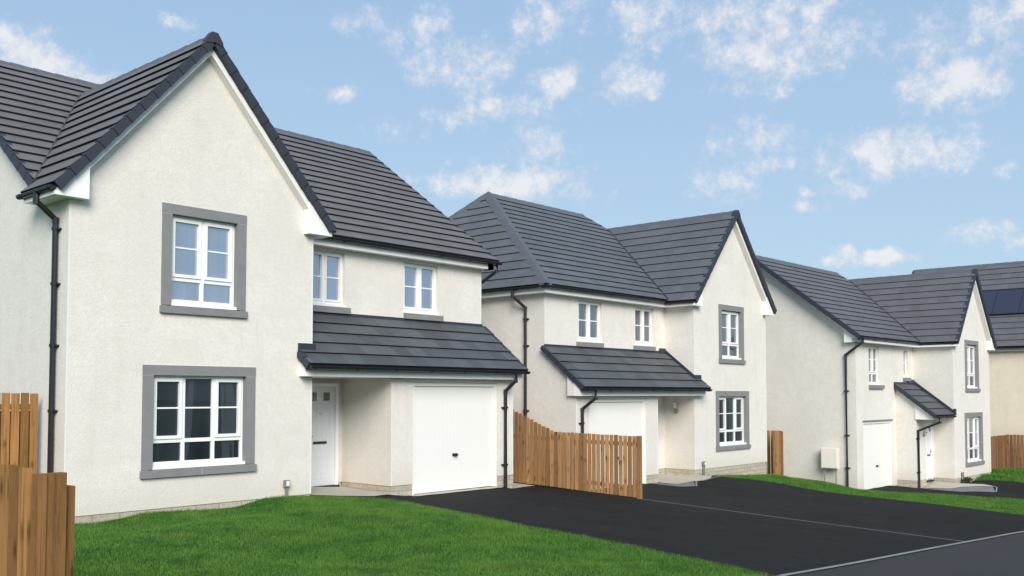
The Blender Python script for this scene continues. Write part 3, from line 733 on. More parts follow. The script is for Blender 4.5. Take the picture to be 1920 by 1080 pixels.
# third house, another plan: door porch beside the garage
def house_c():
    h = empty('rendered_house', (34.8347, -3.7424, -1.2338), -.0268, 'farther rendered house with tall narrow garage door, small porch roof and blank side gable', 'house', 'new houses along the street')
    D = dict(D_C); W, X2, Dm = D['W'], D['X2'], D['Dm']; mir = True
    Yp, xp, zg = .734, 5.982, -.185
    w1 = (1.306 + .18, 2.898 - .18, 3.172 + .19, 5.145 - .165); w2 = (.975 + .19, 3.053 - .19, .375 + .19, 2.389 - .165)
    hole = lambda w: (w[0] - .06, w[1] + .06, w[2] - .09, w[3] + .06)
    u1 = (7.413, 8.316, 3.465, 4.76); u2 = (4.736, 5.13, 3.756, 4.70); xg1, xg2, zt = 6.364, 8.881, 2.143
    info = shell(h, D, mir, 'hip', 'gable', 'tile3', [hole(w1), hole(w2)], [u1, u2, (xg1, xg2, -.25, zt)], W, -.2, [(X2, Dm, -.2)])
    window(h, mir, *w1, 0, [.5, .5], [1, 1], .275, 'glass_mid', (.18, .165, .135))
    window(h, mir, *w2, 0, [.33, .34, .33], [1, 0, 1], .27, 'glass_mid', (.19, .165, .135))
    window(h, mir, *u1, Dm, [.5, .5], [1, 1], .27, 'glass_mid', None, 'sill', True, .07, (.28, .04))
    window(h, mir, *u2, Dm, [1.], [0], 0, 'glass_mid', None, 'sill', True, .07, (.12, .12))
    garage_door(h, mir, xg1 + .003, xg2 - .003, zg, zt - .005, Dm + .07)
    m = M(mir); m.box(xg1 - .03, xg2 + .03, Dm - .03, Dm - .001, zt + .005, zt + .05, 'stone'); m.build('drip_strip', h)
    Hct, Hce, yce = 3.47, 2.333, -.03
    k = (Hct - Hce) / (Dm - yce); zc = lambda y: Hct - k * (Dm - y)
    m = M(mir)
    m.face([(xp, Dm, 0), (xp, Yp, 0), (xp, Yp, zc(Yp) - .06), (xp, Dm, Hct - .06)], 'wall')
    wall_panel(m, [(W, 0), (xp, 0), (xp, 2.4), (W, 2.4)], [(3.45 + .9, 5.0, -.05, 2.06)], lambda s_, z, d: (s_, Yp + d, z), 'wall', 1, .1)
    m.build('porch_wall', h)
    m = M(mir); m.box(xp - .03, xp, Yp - .003, Yp - .0005, .01, 2.15, 'bead'); m.build('corner_bead', h)
    for (x0, y0, x1, y1) in ((W, Yp + .014, xp - .012, Yp + .014), (xp - .012, Yp + .014, xp - .012, Dm), (xp, Dm + .014, xg1, Dm + .014), (xg2, Dm + .014, X2, Dm + .014)):
        L = math.hypot(x1 - x0, y1 - y0); zt_ = -.001 if y0 < 1 else -.2
        m = M(mir); m.face([(x0, y0, -1), (x1, y1, -1), (x1, y1, zt_), (x0, y0, zt_)], 'block', [(0, -1), (L, -1), (L, zt_), (0, zt_)]); m.build('base_course', h)
    front_door(h, mir, 4.36, 4.99, -.07, 2.05, Yp + .05, 4.47)
    xr = 6.108
    m = M(mir)
    roof(m, [[(W + .002, yce, Hce), (xr, yce, Hce), (xr, Dm - .002, Hct), (W + .002, Dm - .002, Hct)]], 'tile_porch', .37, .03, .42)
    pr = m.build('porch_roof', h)
    m = M(mir); verge_run(m, (xr, yce, Hce), (xr, Dm - .01, Hct), 5, .07, .03, .12, .01, (1, 0, 0)); m.build('verge_trim', pr)
    m = M(mir)
    m.hull([(W + .003, yce, zc(yce) - .02), (W + .003, Dm, Hct - .02), (W + .003, Dm, Hct + .15), (W + .003, yce, zc(yce) + .15)],
           [(W + .05, yce, zc(yce) - .02), (W + .05, Dm, Hct - .02), (W + .05, Dm, Hct + .15), (W + .05, yce, zc(yce) + .15)], 'verge')
    m.box(W + .05, xr + .02, Dm - .03, Dm - .002, Hct - .03, Hct + .06, 'verge'); m.box(W + .05, W + .6, Dm - .06, Dm - .03, Hct - .03, Hct + .16, 'verge')
    m.box(W - .14, W + .05, -.05, -.003, zc(0) - .03, zc(0) + .20, 'verge')
    m.build('flashing', pr)
    m = M(mir)
    pf = [(.09, 2.187), (Yp - .001, 2.187), (Yp - .001, zc(Yp) - .07), (.09, zc(.09) - .07)]
    m.hull([(W + .003, y, z) for y, z in pf], [(xp + .03, y, z) for y, z in pf], 'white')
    m.build('canopy_fascia', h)
    m = M(mir); gutter_run(m, (W + .06, yce - .04, Hce - .035), (xr + .02, yce - .04, Hce - .035)); m.build('gutter', h)
    downpipe(h, mir, [(5.86, yce - .04, 2.27), (5.86, yce - .04, 2.10), (5.90, Yp - .06, 1.78), (5.90, Yp - .06, -.3)], (0, 1), .04, (1.5, .3))
    downpipe(h, mir, [(X2 + .24, 1.06, 4.96), (X2 + .24, 1.08, 4.82), (X2 + .06, 1.75, 4.42), (X2 + .06, 1.75, -.25)], (-1, 0), .042, (3.2, 1.7, .6))
    wall_lamp(h, mir, 5.25, Yp - .001, 1.62, 0, -1)
    return h
hC = house_c()

# fourth house seen past the third: side slope with solar panels over a cream wall
def house_d():
    X0, Y0, Y1, zg = 40.0, -8.5, 2.25, -1.15
    h = empty('cream_house', (X0, 0, 0), 0, 'cream rendered house at the right edge with solar panels on its dark roof', 'house', 'new houses along the street')
    ze, xr, zr = 3.97, 4.25, 8.22
    m = M(); wx = .30
    m.face([(wx, Y0, zg - .6), (wx, Y1 - .15, zg - .6), (wx, Y1 - .15, ze), (wx, Y0, ze)], 'wall2')
    xb = 2 * xr - wx
    for y in (Y0, Y1 - .15): m.face([(wx, y, zg - .6), (xb, y, zg - .6), (xb, y, ze), (xr, y, zr - .12), (wx, y, ze)], 'wall2')
    m.face([(xb, Y0, zg - .6), (xb, Y1 - .15, zg - .6), (xb, Y1 - .15, ze), (xb, Y0, ze)], 'wall2')
    m.build('wall', h)
    m = M()
    roof(m, [[(0, Y0 - .15, ze), (0, Y1, ze), (xr, Y1, zr), (xr, Y0 - .15, zr)]], 'tile3', .40); roof(m, [[(2 * xr, Y0 - .15, ze), (2 * xr, Y1, ze), (xr, Y1, zr), (xr, Y0 - .15, zr)]], 'tile3', .40)
    rf = m.build('roof', h)
    s = (zr - ze) / xr; m = M(); n = math.hypot(1, s)
    cap_run(m, (xr, Y0, zr), (xr, Y1, zr), Vector((-1, 0, -s)).normalized() * .14, Vector((1, 0, -s)).normalized() * .14); m.build('ridge_tiles', rf)
    m = M(); verge_run(m, (0, Y1, ze), (xr, Y1, zr), 14, .08, .03, .13, .01, (0, 1, 0)); m.build('verge_trim', rf)
    m = M(); m.box(.12, wx + .02, Y0, Y1 - .1, ze - .20, ze - .02, 'white'); m.build('fascia', h)
    m = M(); gutter_run(m, (-.03, Y1, ze - .04), (-.03, Y0, ze - .04)); m.build('gutter', h)
    t0, t1 = 1.52, 2.72
    P = lambda t, y, o: (t - o * s / n, y, ze + s * t + o / n)
    y = -1.05
    for i in range(4):
        ya, yb_ = y - i * 1.12, y - i * 1.12 - 1.10
        m = M(); m.hull([P(t0, ya, .05), P(t0, yb_, .05), P(t1, yb_, .05), P(t1, ya, .05)], [P(t0, ya, .10), P(t0, yb_, .10), P(t1, yb_, .10), P(t1, ya, .10)], 'solar'); p = m.build('solar_panel', h)
        m = M()
        for (a0, a1, c0, c1) in ((t0 - .03, t0, ya + .02, yb_ - .02), (t1, t1 + .03, ya + .02, yb_ - .02)):
            m.hull([P(a0, c0, .05), P(a0, c1, .05), P(a1, c1, .05), P(a1, c0, .05)], [P(a0, c0, .115), P(a0, c1, .115), P(a1, c1, .115), P(a1, c0, .115)], 'black')
        m.hull([P(t0, ya + .02, .05), P(t0, ya, .05), P(t1, ya, .05), P(t1, ya + .02, .05)], [P(t0, ya + .02, .115), P(t0, ya, .115), P(t1, ya, .115), P(t1, ya + .02, .115)], 'black')
        m.build('frame', p)
    return h
hD = house_d()

# ------------------------------------------------------------------ ground
CP = np.array([(0,0,-.374),(2,0,-.224),(4.5,0,-.03),(2,-3,-.13),(0,-4,-.2),(-2,-1,-.4),(-4,-4,-.3),(4,-3,0),(8.4,0,-.01),(7.1,0,-.088),(7.75,-.1,-.05),(9.1,-.1,.03),(9.75,0,.07),(6,0,-.03),(10.4,0,.0),(8.4,-5,0),(12,-2,0),(12,0,.0),(12,-9.4,0),(3,-9.4,0),(-1,-9.4,0),(-5,-9.4,0),(6,-5,0),(-8,-9.4,0),(-6.4,-14.6,0),(5,-14,0),(15,-14,0),(30,-14,0),(17,-9.4,0),(22,-9.4,0),(26,-9.4,0.05),
 (14.5,0,0),(13.2,0,-.08),(15.84,0,.076),(16.5,0,.08),(17.8,0,.17),(18.8,-.2,.3),(20.5,0,.3),(23,0,.32),(24,-1,.2),(25.4,-2.3,0),(27.2,-2.3,0.03),(26,-2.25,-.04),(28.5,-2.35,.11),(29,-2.3,.05),(16,-4,0),(20,-4,.05),(23,-4,.05),
 (31,-3.5,.3),(34.8,-3.7,.6),(38,-3,.8),(42,-3,.9),(34,-6,.45),(38,-8,.6),(30,-6,.12),(33,-9.4,.25),(45,-9.4,.6)])
def H(x, y):
    x = np.asarray(x, float); y = np.asarray(y, float)
    xc_ = np.clip(x, -30, 60); yc_ = np.clip(y, -30, 25)
    d2 = (CP[:, 0] - xc_[..., None]) ** 2 + (CP[:, 1] - yc_[..., None]) ** 2
    w = 1 / (d2 + .15) ** 2
    return .274 - .06 * xc_ + .0375 * yc_ + (w * CP[:, 2]).sum(-1) / w.sum(-1)

def drape(name, poly, k, off, cell=.5, kind='structure', thick=0, label=None):
    """flat polygon (x,y) laid over the terrain, cut in cells so that it follows it"""
    xs = [p[0] for p in poly]; ys = [p[1] for p in poly]
    # triangulate concave outlines first
    from mathutils.geometry import tessellate_polygon
    tris = tessellate_polygon([[Vector((p[0], p[1], 0)) for p in poly]])
    vmap = {}; V = []; F = []
    def vid(p):
        key = (round(p[0], 4), round(p[1], 4))
        if key not in vmap: vmap[key] = len(V); V.append(key)
        return vmap[key]
    for t in tris:
        tp = [poly[i] for i in t]
        ar = (tp[1][0] - tp[0][0]) * (tp[2][1] - tp[0][1]) - (tp[2][0] - tp[0][0]) * (tp[1][1] - tp[0][1])
        if abs(ar) < 1e-9: continue
        if ar < 0: tp = tp[::-1]
        tx = [p[0] for p in tp]; ty = [p[1] for p in tp]
        for i in range(math.floor(min(tx) / cell), math.floor(max(tx) / cell) + 1):
            for j in range(math.floor(min(ty) / cell), math.floor(max(ty) / cell) + 1):
                c = clip_rect([tuple(p) for p in tp], i * cell, (i + 1) * cell, j * cell, (j + 1) * cell)
                ids = []
                for p in c:
                    q = vid(p)
                    if not ids or (q != ids[-1] and q != ids[0]): ids.append(q)
                if len(ids) >= 3: F.append(ids)
    A = np.array(V); Z = H(A[:, 0], A[:, 1]) + off
    me = bpy.data.meshes.new(name); me.from_pydata([(a[0], a[1], z) for a, z in zip(V, Z)], [], F); me.materials.append(MT[k])
    me.polygons.foreach_set('use_smooth', [True] * len(me.polygons)); me.update()
    o = bpy.data.objects.new(name, me); COL.objects.link(o)
    if kind: o['kind'] = kind
    if label: o['label'] = label
    return o

# one terrain sheet out to the horizon
gx = np.concatenate([[-700, -300, -120, -60, -40], np.arange(-30, 60.1, .75), [75, 110, 180, 350, 700]])
gy = np.concatenate([[-700, -300, -120, -60, -40], np.arange(-30, 25.1, .75), [40, 70, 140, 320, 700]])
GX, GY = np.meshgrid(gx, gy, indexing='ij'); GZ = H(GX, GY) - .03
nx, ny = GX.shape
V = np.stack([GX.ravel(), GY.ravel(), GZ.ravel()], 1)
F = [(i * ny + j, (i + 1) * ny + j, (i + 1) * ny + j + 1, i * ny + j + 1) for i in range(nx - 1) for j in range(ny - 1)]
me = bpy.data.meshes.new('ground'); me.from_pydata(V.tolist(), [], F); me.materials.append(MT['grass'])
me.polygons.foreach_set('use_smooth', [True] * len(me.polygons))
o = bpy.data.objects.new('ground', me); COL.objects.link(o); tag(o, None, None, None, 'structure')

LAWN_A = [(-9, -9.3), (4.42, -9.3), (4.75, -7.9), (4.95, -6.6), (5.08, -4.9), (5.5, -2.7), (5.74, -1.5), (5.72, -.95), (5.42, -.48), (4.95, -.14), (4.6, .05), (4.6, .3), (-9, .3)]
drape('lawn', LAWN_A, 'grass', -.012)
STRIP_LO = [(18.55, -.02), (19.3, -.55), (20.0, -1.5), (20.75, -2.5), (21.1, -3.6), (21.1, -5.3), (21.15, -6.8), (21.4, -8.1), (21.6, -9.3)]
STRIP_HI = [(27.6, -9.3), (27.6, -6.6), (27.1, -5.2), (26.9, -4.05), (26.35, -3.0), (25.95, -2.4), (25.5, -2.0)]
drape('lawn', STRIP_LO + STRIP_HI + [(25.5, .6), (18.55, .6)], 'grass', -.008)
drape('lawn', [(32.5, -2.9), (33.0, -4.2), (33.5, -5.2), (40.5, -5.2), (40.5, -2.6)], 'grass', -.006)
DRIVE = [(4.42, -9.3), (4.75, -7.9), (4.95, -6.6), (5.08, -4.9), (5.5, -2.7), (5.74, -1.5), (5.72, -.95), (5.42, -.48), (4.95, -.14), (4.6, .05), (4.6, 1.0), (18.4, 1.0)] + STRIP_LO
drape('driveway', DRIVE, 'asphalt', .0)
drape('driveway', [(25.95, -2.4), (26.35, -3.0), (26.9, -4.05), (27.1, -5.2), (27.6, -6.6), (27.6, -9.3), (41, -9.3), (41, -5.2), (33.5, -5.2), (33.0, -4.2), (32.5, -3.0), (31.5, -2.0), (25.9, -2.0)], 'asphalt', .0)
drape('footpath', [(-30, -11.6), (60, -11.6), (60, -9.42), (-30, -9.42)], 'footway', .002, 1.)
drape('road', [(-30, -19), (60, -19), (60, -11.75), (-30, -11.75)], 'asphalt', -.02, 1.)
def strip(name, pts, w, k, off):
    P = [Vector((p[0], p[1])) for p in pts]; L = []; R = []
    for i, p in enumerate(P):
        d = (P[min(i + 1, len(P) - 1)] - P[max(i - 1, 0)]).normalized(); n = Vector((-d.y, d.x)) * w / 2
        L.append(tuple(p + n)); R.append(tuple(p - n))
    return drape(name, L + R[::-1], k, off, .5)
strip('edging_kerb', [(4.5, -9.36), (60, -9.36)], .075, 'edging', .010)
strip('edging_kerb', [(-30, -9.36), (4.5, -9.36)], .075, 'edging', .004)
strip('edging_kerb', [(12.0, -2.35), (11.85, -6.0), (11.95, -9.3)], .055, 'edging', .006)
strip('road_kerb', [(-30, -11.68), (60, -11.68)], .13, 'edging', .012)
drape('path_slab', [(4.6, .0), (5.05, -.22), (5.75, -.40), (6.55, -.06), (6.53, 1.56), (4.6, 1.56)], 'slab', .012, .3)
drape('path_slab', [(7.0, -.16), (9.75, -.16), (9.75, .1), (7.0, .1)], 'slab', .012, .3)
drape('path_slab', [(9.9, -.1), (11.9, .7), (11.9, 2.2), (9.9, 2.2)], 'slab', .008, .3)
# second house: slab, gravel margin and edging by the porch
def wb(x, y): c, s = math.cos(-.0051), math.sin(-.0051); return (22.967 - c * x - s * y, -.03 - s * x + c * y)
drape('path_slab', [wb(6.5, 1.0), wb(4.55, 1.0), wb(4.55, 0), wb(4.0, -.25), wb(4.6, -.55), wb(6.3, -.42)], 'slab', .018, .3)
drape('gravel_margin', [wb(7.0, .02), wb(6.45, .02), wb(6.3, -.42), wb(5.45, -.48), wb(6.3, -1.05), wb(6.9, -.9)], 'gravel', .010, .3, 'stuff')
strip('edging_kerb', [wb(6.95, -.95), wb(6.3, -1.08), wb(5.45, -.56), wb(4.2, -.62)], .05, 'edging', .022)
def wc(x, y): c, s = math.cos(-.0268), math.sin(-.0268); return (34.8347 - c * x - s * y, -3.7424 - s * x + c * y)
drape('path_slab', [wc(5.5, .72), wc(4.25, .72), wc(4.25, -.1), wc(2.9, -.5), wc(3.3, -1.15), wc(4.6, -.7), wc(5.5, -.25)], 'slab', .02, .3)
drape('gravel_margin', [wc(6.3, .72), wc(5.5, .72), wc(5.5, -.25), wc(4.6, -.7), wc(3.6, -1.1), wc(4.7, -1.5), wc(6.3, -.9)], 'gravel', .012, .3, 'stuff')
strip('edging_kerb', [wc(4.7, -1.52), wc(3.5, -1.2), wc(2.85, -.55)], .045, 'edging', .026)

# grass blades
def blades(name, poly, n, h0, h1, w, dens_pow=1.0, near=None):
    from mathutils.geometry import tessellate_polygon
    tr = tessellate_polygon([[Vector((p[0], p[1], 0)) for p in poly]]); P = np.array(poly)
    T = np.array([[P[i] for i in t] for t in tr]); ar = np.abs(np.cross(T[:, 1] - T[:, 0], T[:, 2] - T[:, 0])) / 2
    idx = rng.choice(len(T), n, p=ar / ar.sum()); a, b = rng.random((2, n)); f = a + b > 1; a[f] = 1 - a[f]; b[f] = 1 - b[f]
    xy = T[idx, 0] + (T[idx, 1] - T[idx, 0]) * a[:, None] + (T[idx, 2] - T[idx, 0]) * b[:, None]
    xy = xy + rng.normal(0, .028, xy.shape)
    z = np.concatenate([H(c[:, 0], c[:, 1]) for c in np.array_split(xy, max(1, n // 5000))]) - .02
    th = rng.random(n) * 2 * np.pi; hh = h0 + (h1 - h0) * rng.random(n) ** 1.5; hh *= .8 + .4 * np.sin(xy[:, 0] * 2.1 + 1.3 * np.sin(xy[:, 1] * 1.7)) ** 2
    lean = (rng.random(n) * .8) * hh; la = rng.random(n) * 2 * np.pi
    ww = w * (.6 + .8 * rng.random(n))
    dx, dy = np.cos(th) * ww / 2, np.sin(th) * ww / 2
    v = np.empty((n, 3, 3)); v[:, 0] = np.stack([xy[:, 0] - dx, xy[:, 1] - dy, z], 1); v[:, 1] = np.stack([xy[:, 0] + dx, xy[:, 1] + dy, z], 1)
    v[:, 2] = np.stack([xy[:, 0] + np.cos(la) * lean, xy[:, 1] + np.sin(la) * lean, z + .02 + hh], 1)
    me = bpy.data.meshes.new(name); me.vertices.add(3 * n); me.vertices.foreach_set('co', v.ravel())
    me.loops.add(3 * n); me.loops.foreach_set('vertex_index', np.arange(3 * n)); me.polygons.add(n)
    me.polygons.foreach_set('loop_start', np.arange(0, 3 * n, 3)); me.polygons.foreach_set('loop_total', np.full(n, 3))
    uv = np.zeros((n, 3, 2)); uv[:, :, 0] = rng.random(n)[:, None]; uv[:, 2, 1] = 1
    ul = me.uv_layers.new(name='UVMap'); ul.data.foreach_set('uv', uv.ravel())
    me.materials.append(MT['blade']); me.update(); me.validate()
    o = bpy.data.objects.new(name, me); COL.objects.link(o); return o
VIS_A = [(-3.2, -9.25), (4.46, -9.3), (4.8, -7.9), (5.0, -6.6), (5.12, -4.9), (5.54, -2.7), (5.78, -1.5), (5.75, -.95), (5.44, -.48), (4.95, -.14), (4.6, -.01), (-.05, -.01), (-3.2, -3.)]
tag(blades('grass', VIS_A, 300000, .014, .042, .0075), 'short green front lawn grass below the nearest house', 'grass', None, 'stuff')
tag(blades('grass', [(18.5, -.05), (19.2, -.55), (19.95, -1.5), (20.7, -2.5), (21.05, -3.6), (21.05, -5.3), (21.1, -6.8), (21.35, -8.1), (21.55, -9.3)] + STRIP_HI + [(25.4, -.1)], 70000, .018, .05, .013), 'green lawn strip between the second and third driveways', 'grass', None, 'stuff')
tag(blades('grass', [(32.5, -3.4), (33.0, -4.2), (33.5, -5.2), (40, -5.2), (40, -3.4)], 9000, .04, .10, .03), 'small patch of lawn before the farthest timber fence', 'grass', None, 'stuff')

# ------------------------------------------------------------------ fences
def fence_boards(m, p0, p1, w, gap, th, ztop, zbot, k, off=0., start=0):
    d = Vector((p1[0] - p0[0], p1[1] - p0[1])); L = d.length; d.normalize(); n = Vector((-d.y, d.x)); i = start; s = w / 2
    while s < L + 1e-6:
        c = Vector(p0) + d * s + n * off
        m.wood_board(c, d, n, w * (.97 + .03 * random.random()), th, zbot(s / L), ztop(s / L) + random.uniform(-.008, .008), k, i); i += 1; s += w + gap
def rail(m, p0, p1, z0, z1, th, hgt, off, k='postwood'):
    d = Vector((p1[0] - p0[0], p1[1] - p0[1])).normalized(); n = Vector((-d.y, d.x))
    A = []; B = []
    for (o_, z) in ((off - th / 2, -hgt / 2), (off + th / 2, -hgt / 2), (off + th / 2, hgt / 2), (off - th / 2, hgt / 2)):
        A.append((p0[0] + n.x * o_, p0[1] + n.y * o_, z0 + z)); B.append((p1[0] + n.x * o_, p1[1] + n.y * o_, z1 + z))
    m.hull(A, B, k)
def rail1(f, *a):
    q = M(); rail(q, *a); q.build('rail', f)
hh = lambda x, y: float(H(x, y))
# dividing fence between the first two houses
f = empty('timber_fence', (0, 0, 0), 0, 'orange pine boundary fence sweeping down between first and second driveways', 'fence')
e0, e1 = (12.0, -2.27), (12.0, 4.0); Lf = 6.27
def zt_m(t):
    y = -2.27 + t * Lf
    return .895 + max(0, min(1, (y - .15) / 1.75)) * .68 + .04 * max(0, (y + 2.27) / 2.4 if y < .15 else 1)
def zb_m(t): return hh(12.0, -2.27 + t * Lf) + .03
m = M(); fence_boards(m, e0, e1, .104, .024, .018, zt_m, zb_m, 'wood', .035); m.build('boards', f)
m = M(); fence_boards(m, (12.0, -.80), e1, .104, .024, .018, lambda t: zt_m((1.47 + t * 4.8) / Lf) - .02, lambda t: zb_m((1.47 + t * 4.8) / Lf), 'wood', -.035); m.build('boards', f)
m = M()
rail1(f, e0, (12, .1), .70, .74, .045, .09, 0); rail1(f, (12, .1), e1, .74, .9, .045, .09, 0); rail1(f, e0, e1, zb_m(0) + .20, zb_m(1) + .2, .045, .09, 0)
m = M(); m.wood_board((12.0, -2.33), (1, 0), (0, 1), .10, .085, hh(12, -2.33) - .1, .90, 'wood', 40); m.build('post', f)
for y in (-.4, 1.9):
    m = M(); m.wood_board((12.0, y), (0, 1), (1, 0), .05, .045, hh(12, y) - .1, .78, 'wood', 41); m.build('post', f)
# tall side fence left of the nearest house
f = empty('timber_fence', (0, 0, 0), 0, 'tall gapped timber fence meeting the black downpipe of the nearest house', 'fence')
m = M(); fence_boards(m, (-.10, .75), (-5.2, .75), .118, .021, .02, lambda t: 1.87, lambda t: -.35, 'wood2', .035); m.build('boards', f)
rail1(f, (-.10, .75), (-5.2, .75), 1.66, 1.66, .045, .09, 0); rail1(f, (-.10, .75), (-5.2, .75), .1, .1, .045, .09, 0)
m = M(); fence_boards(m, (-.17, .75), (-5.2, .75), .118, .021, .02, lambda t: 1.60, lambda t: -.35, 'wood2', -.035); m.build('boards', f)
# near fence, its end post closest to the camera
f = empty('timber_fence', (0, 0, 0), 0, 'low weathered timber fence in the near left corner with thick end post', 'fence')
E0 = Vector((-4.155, -9.28)); az = math.radians(-6); dv = Vector((math.sin(az), math.cos(az))); E1 = E0 + dv * 5.5; nv = Vector((-dv.y, dv.x))
gz0 = hh(E0.x, E0.y)
m = M(); fence_boards(m, E0 + dv * .10, E1, .095, .012, .02, lambda t: 1.455, lambda t: gz0 - .2, 'wood2', .055, 3); m.build('boards', f)
rail1(f, E0 + dv * .06, E1, 1.25, 1.25, .05, .09, .018); rail1(f, E0 + dv * .06, E1, .45, .45, .05, .09, .018)
m = M(); c = E0 + nv * .0; m.wood_board(c, -nv, dv, .165, .06, gz0 - .3, 1.425, 'wood2', 60)
m.wood_board(c + nv * .058 - dv * .036, -nv, dv, .042, .012, gz0 - .3, 1.423, 'wood2', 61); m.build('post', f)
m = M(); c = E0 - nv * .118 + dv * .05; m.wood_board(c, -nv, dv, .07, .09, gz0 - .3, 1.345, 'wood2', 64); m.build('post', f)
# fence stub between second and third houses
f = empty('timber_fence', (0, 0, 0), 0, 'short glimpse of pine fence tucked between second and third houses', 'fence')
m = M(); fence_boards(m, (23.72, .12), (24.24, .12), .14, .004, .03, lambda t: .61, lambda t: -1.15, 'wood', 0, 20); m.build('boards', f)
m = M(); fence_boards(m, (24.3, .2), (24.3, 6.), .11, .03, .02, lambda t: .60, lambda t: -1.15, 'wood', .06, 30); m.build('boards', f)
m = M(); m.wood_board((24.30, .10), (1, 0), (0, 1), .10, .10, -1.3, .59, 'wood3', 5); m.build('post', f)
# brown fence beyond the third house
f = empty('timber_fence', (0, 0, 0), 0, 'dark brown close-boarded fence below the cream wall at right', 'fence')
p0, p1 = (35.0, -3.05), (39.7, -3.05)
zt4 = lambda t: .08 - .02 * t
m = M(); fence_boards(m, p0, p1, .125, .045, .022, zt4, lambda t: -1.75, 'wood3', -.03); m.build('boards', f)
m = M(); fence_boards(m, (35.08, -3.05), (39.7, -3.05), .125, .045, .022, lambda t: zt4(t) - .09, lambda t: -1.75, 'wood3', .03); m.build('boards', f)
m = M(); fence_boards(m, (39.7, -3.1), (39.7, -9), .125, .016, .022, zt4, lambda t: -1.75, 'wood3', -.03, 70); m.build('boards', f); rail1(f, p0, p1, -.15, -.15, .035, .09, 0, 'wood3'); rail1(f, p0, p1, -1.2, -1.2, .035, .09, 0, 'wood3')

# ------------------------------------------------------------------ small things
def service_post(x, y, h, label):
    z = hh(x, y); r = empty('service_post', (x, y, z), 0, label, 'post', 'grey service posts by the walls')
    m = M(); m.box(-.022, .022, -.02, .02, -.1, h - .1, 'post'); m.build('pole', r)
    m = M(); m.box(-.05, .05, -.04, .035, h - .12, h, 'post'); m.box(-.035, .035, -.045, -.04, h - .105, h - .015, 'box'); m.build('post_head', r)
service_post(3.98, -.06, .30, 'small grey service post in the grass by the first house wall')
x_, y_ = wb(4.16, -.07); service_post(x_, y_, .42, 'thin grey service post beside the second house porch')
x_, y_ = wc(3.55, -.07); service_post(x_, y_, .42, 'tiny grey service post beside the third house porch')
r = empty('utility_box', (25.30, -1.20, -.66), 0, 'pale meter cabinet on two legs against the blank side wall', 'meter box')
m = M(); m.box(-.10, .06, -.29, .29, 0, .69, 'box'); m.box(-.115, -.10, -.27, .27, .02, .67, 'box'); m.build('cabinet', r)
for y in (-.2, .2):
    m = M(); m.tube([(-.02, y, .0), (-.02, y, -.75)], .022, 'post', 8); m.build('leg', r)

# low plants by the third house door
r = empty('door_plant', (*wc(3.3, -.12), hh(*wc(3.3, -.12))), 0, 'low dark clump of plant at the foot of the third house porch', 'plant')
m = M()
for i in range(260):
    a = random.random() * 6.28; d = random.random() ** .6 * .42; z = random.random() * .22 * (1.1 - d); c = Vector((math.cos(a) * d * 1.3, math.sin(a) * d * .35, z))
    t = Vector((random.uniform(-1, 1), random.uniform(-1, 1), random.uniform(.1, 1))).normalized() * .07; u = t.cross(Vector((random.uniform(-1, 1), random.uniform(-1, 1), .3))).normalized() * .02
    m.face([c, c + t * .5 + u, c + t, c + t * .5 - u], 'leaf')
m.build('foliage', r)

# ------------------------------------------------------------------ sky, sun, camera
SUN_EL, SUN_AZ = math.radians(31), math.radians(218)      # azimuth clockwise from +Y, pointing to the sun
w = bpy.data.worlds.new('World'); scene.world = w; w.use_nodes = True
nt = w.node_tree; nt.nodes.clear()
wo = nt.nodes.new('ShaderNodeOutputWorld'); bg = nt.nodes.new('ShaderNodeBackground'); nt.links.new(bg.outputs[0], wo.inputs[0])
sky = nt.nodes.new('ShaderNodeTexSky'); sky.sky_type = 'NISHITA'; sky.sun_disc = False
sky.sun_elevation = SUN_EL; sky.sun_rotation = SUN_AZ; sky.air_density = 1.0; sky.dust_density = 1.2; sky.ozone_density = 1.0
bg.inputs['Strength'].default_value = .1
tc = node(nt, 'ShaderNodeTexCoord'); dirv = tc.outputs['Generated']
sp = node(nt, 'ShaderNodeSeparateXYZ'); nt.links.new(dirv, sp.inputs[0])
el = math_n(nt, 'MULTIPLY', math_n(nt, 'ARCSINE', sp.outputs[2]), 57.2958)
az = math_n(nt, 'MULTIPLY', math_n(nt, 'ARCTAN2', sp.outputs[0], sp.outputs[1]), 57.2958)
ae = node(nt, 'ShaderNodeCombineXYZ'); nt.links.new(az, ae.inputs[0]); nt.links.new(el, ae.inputs[1])
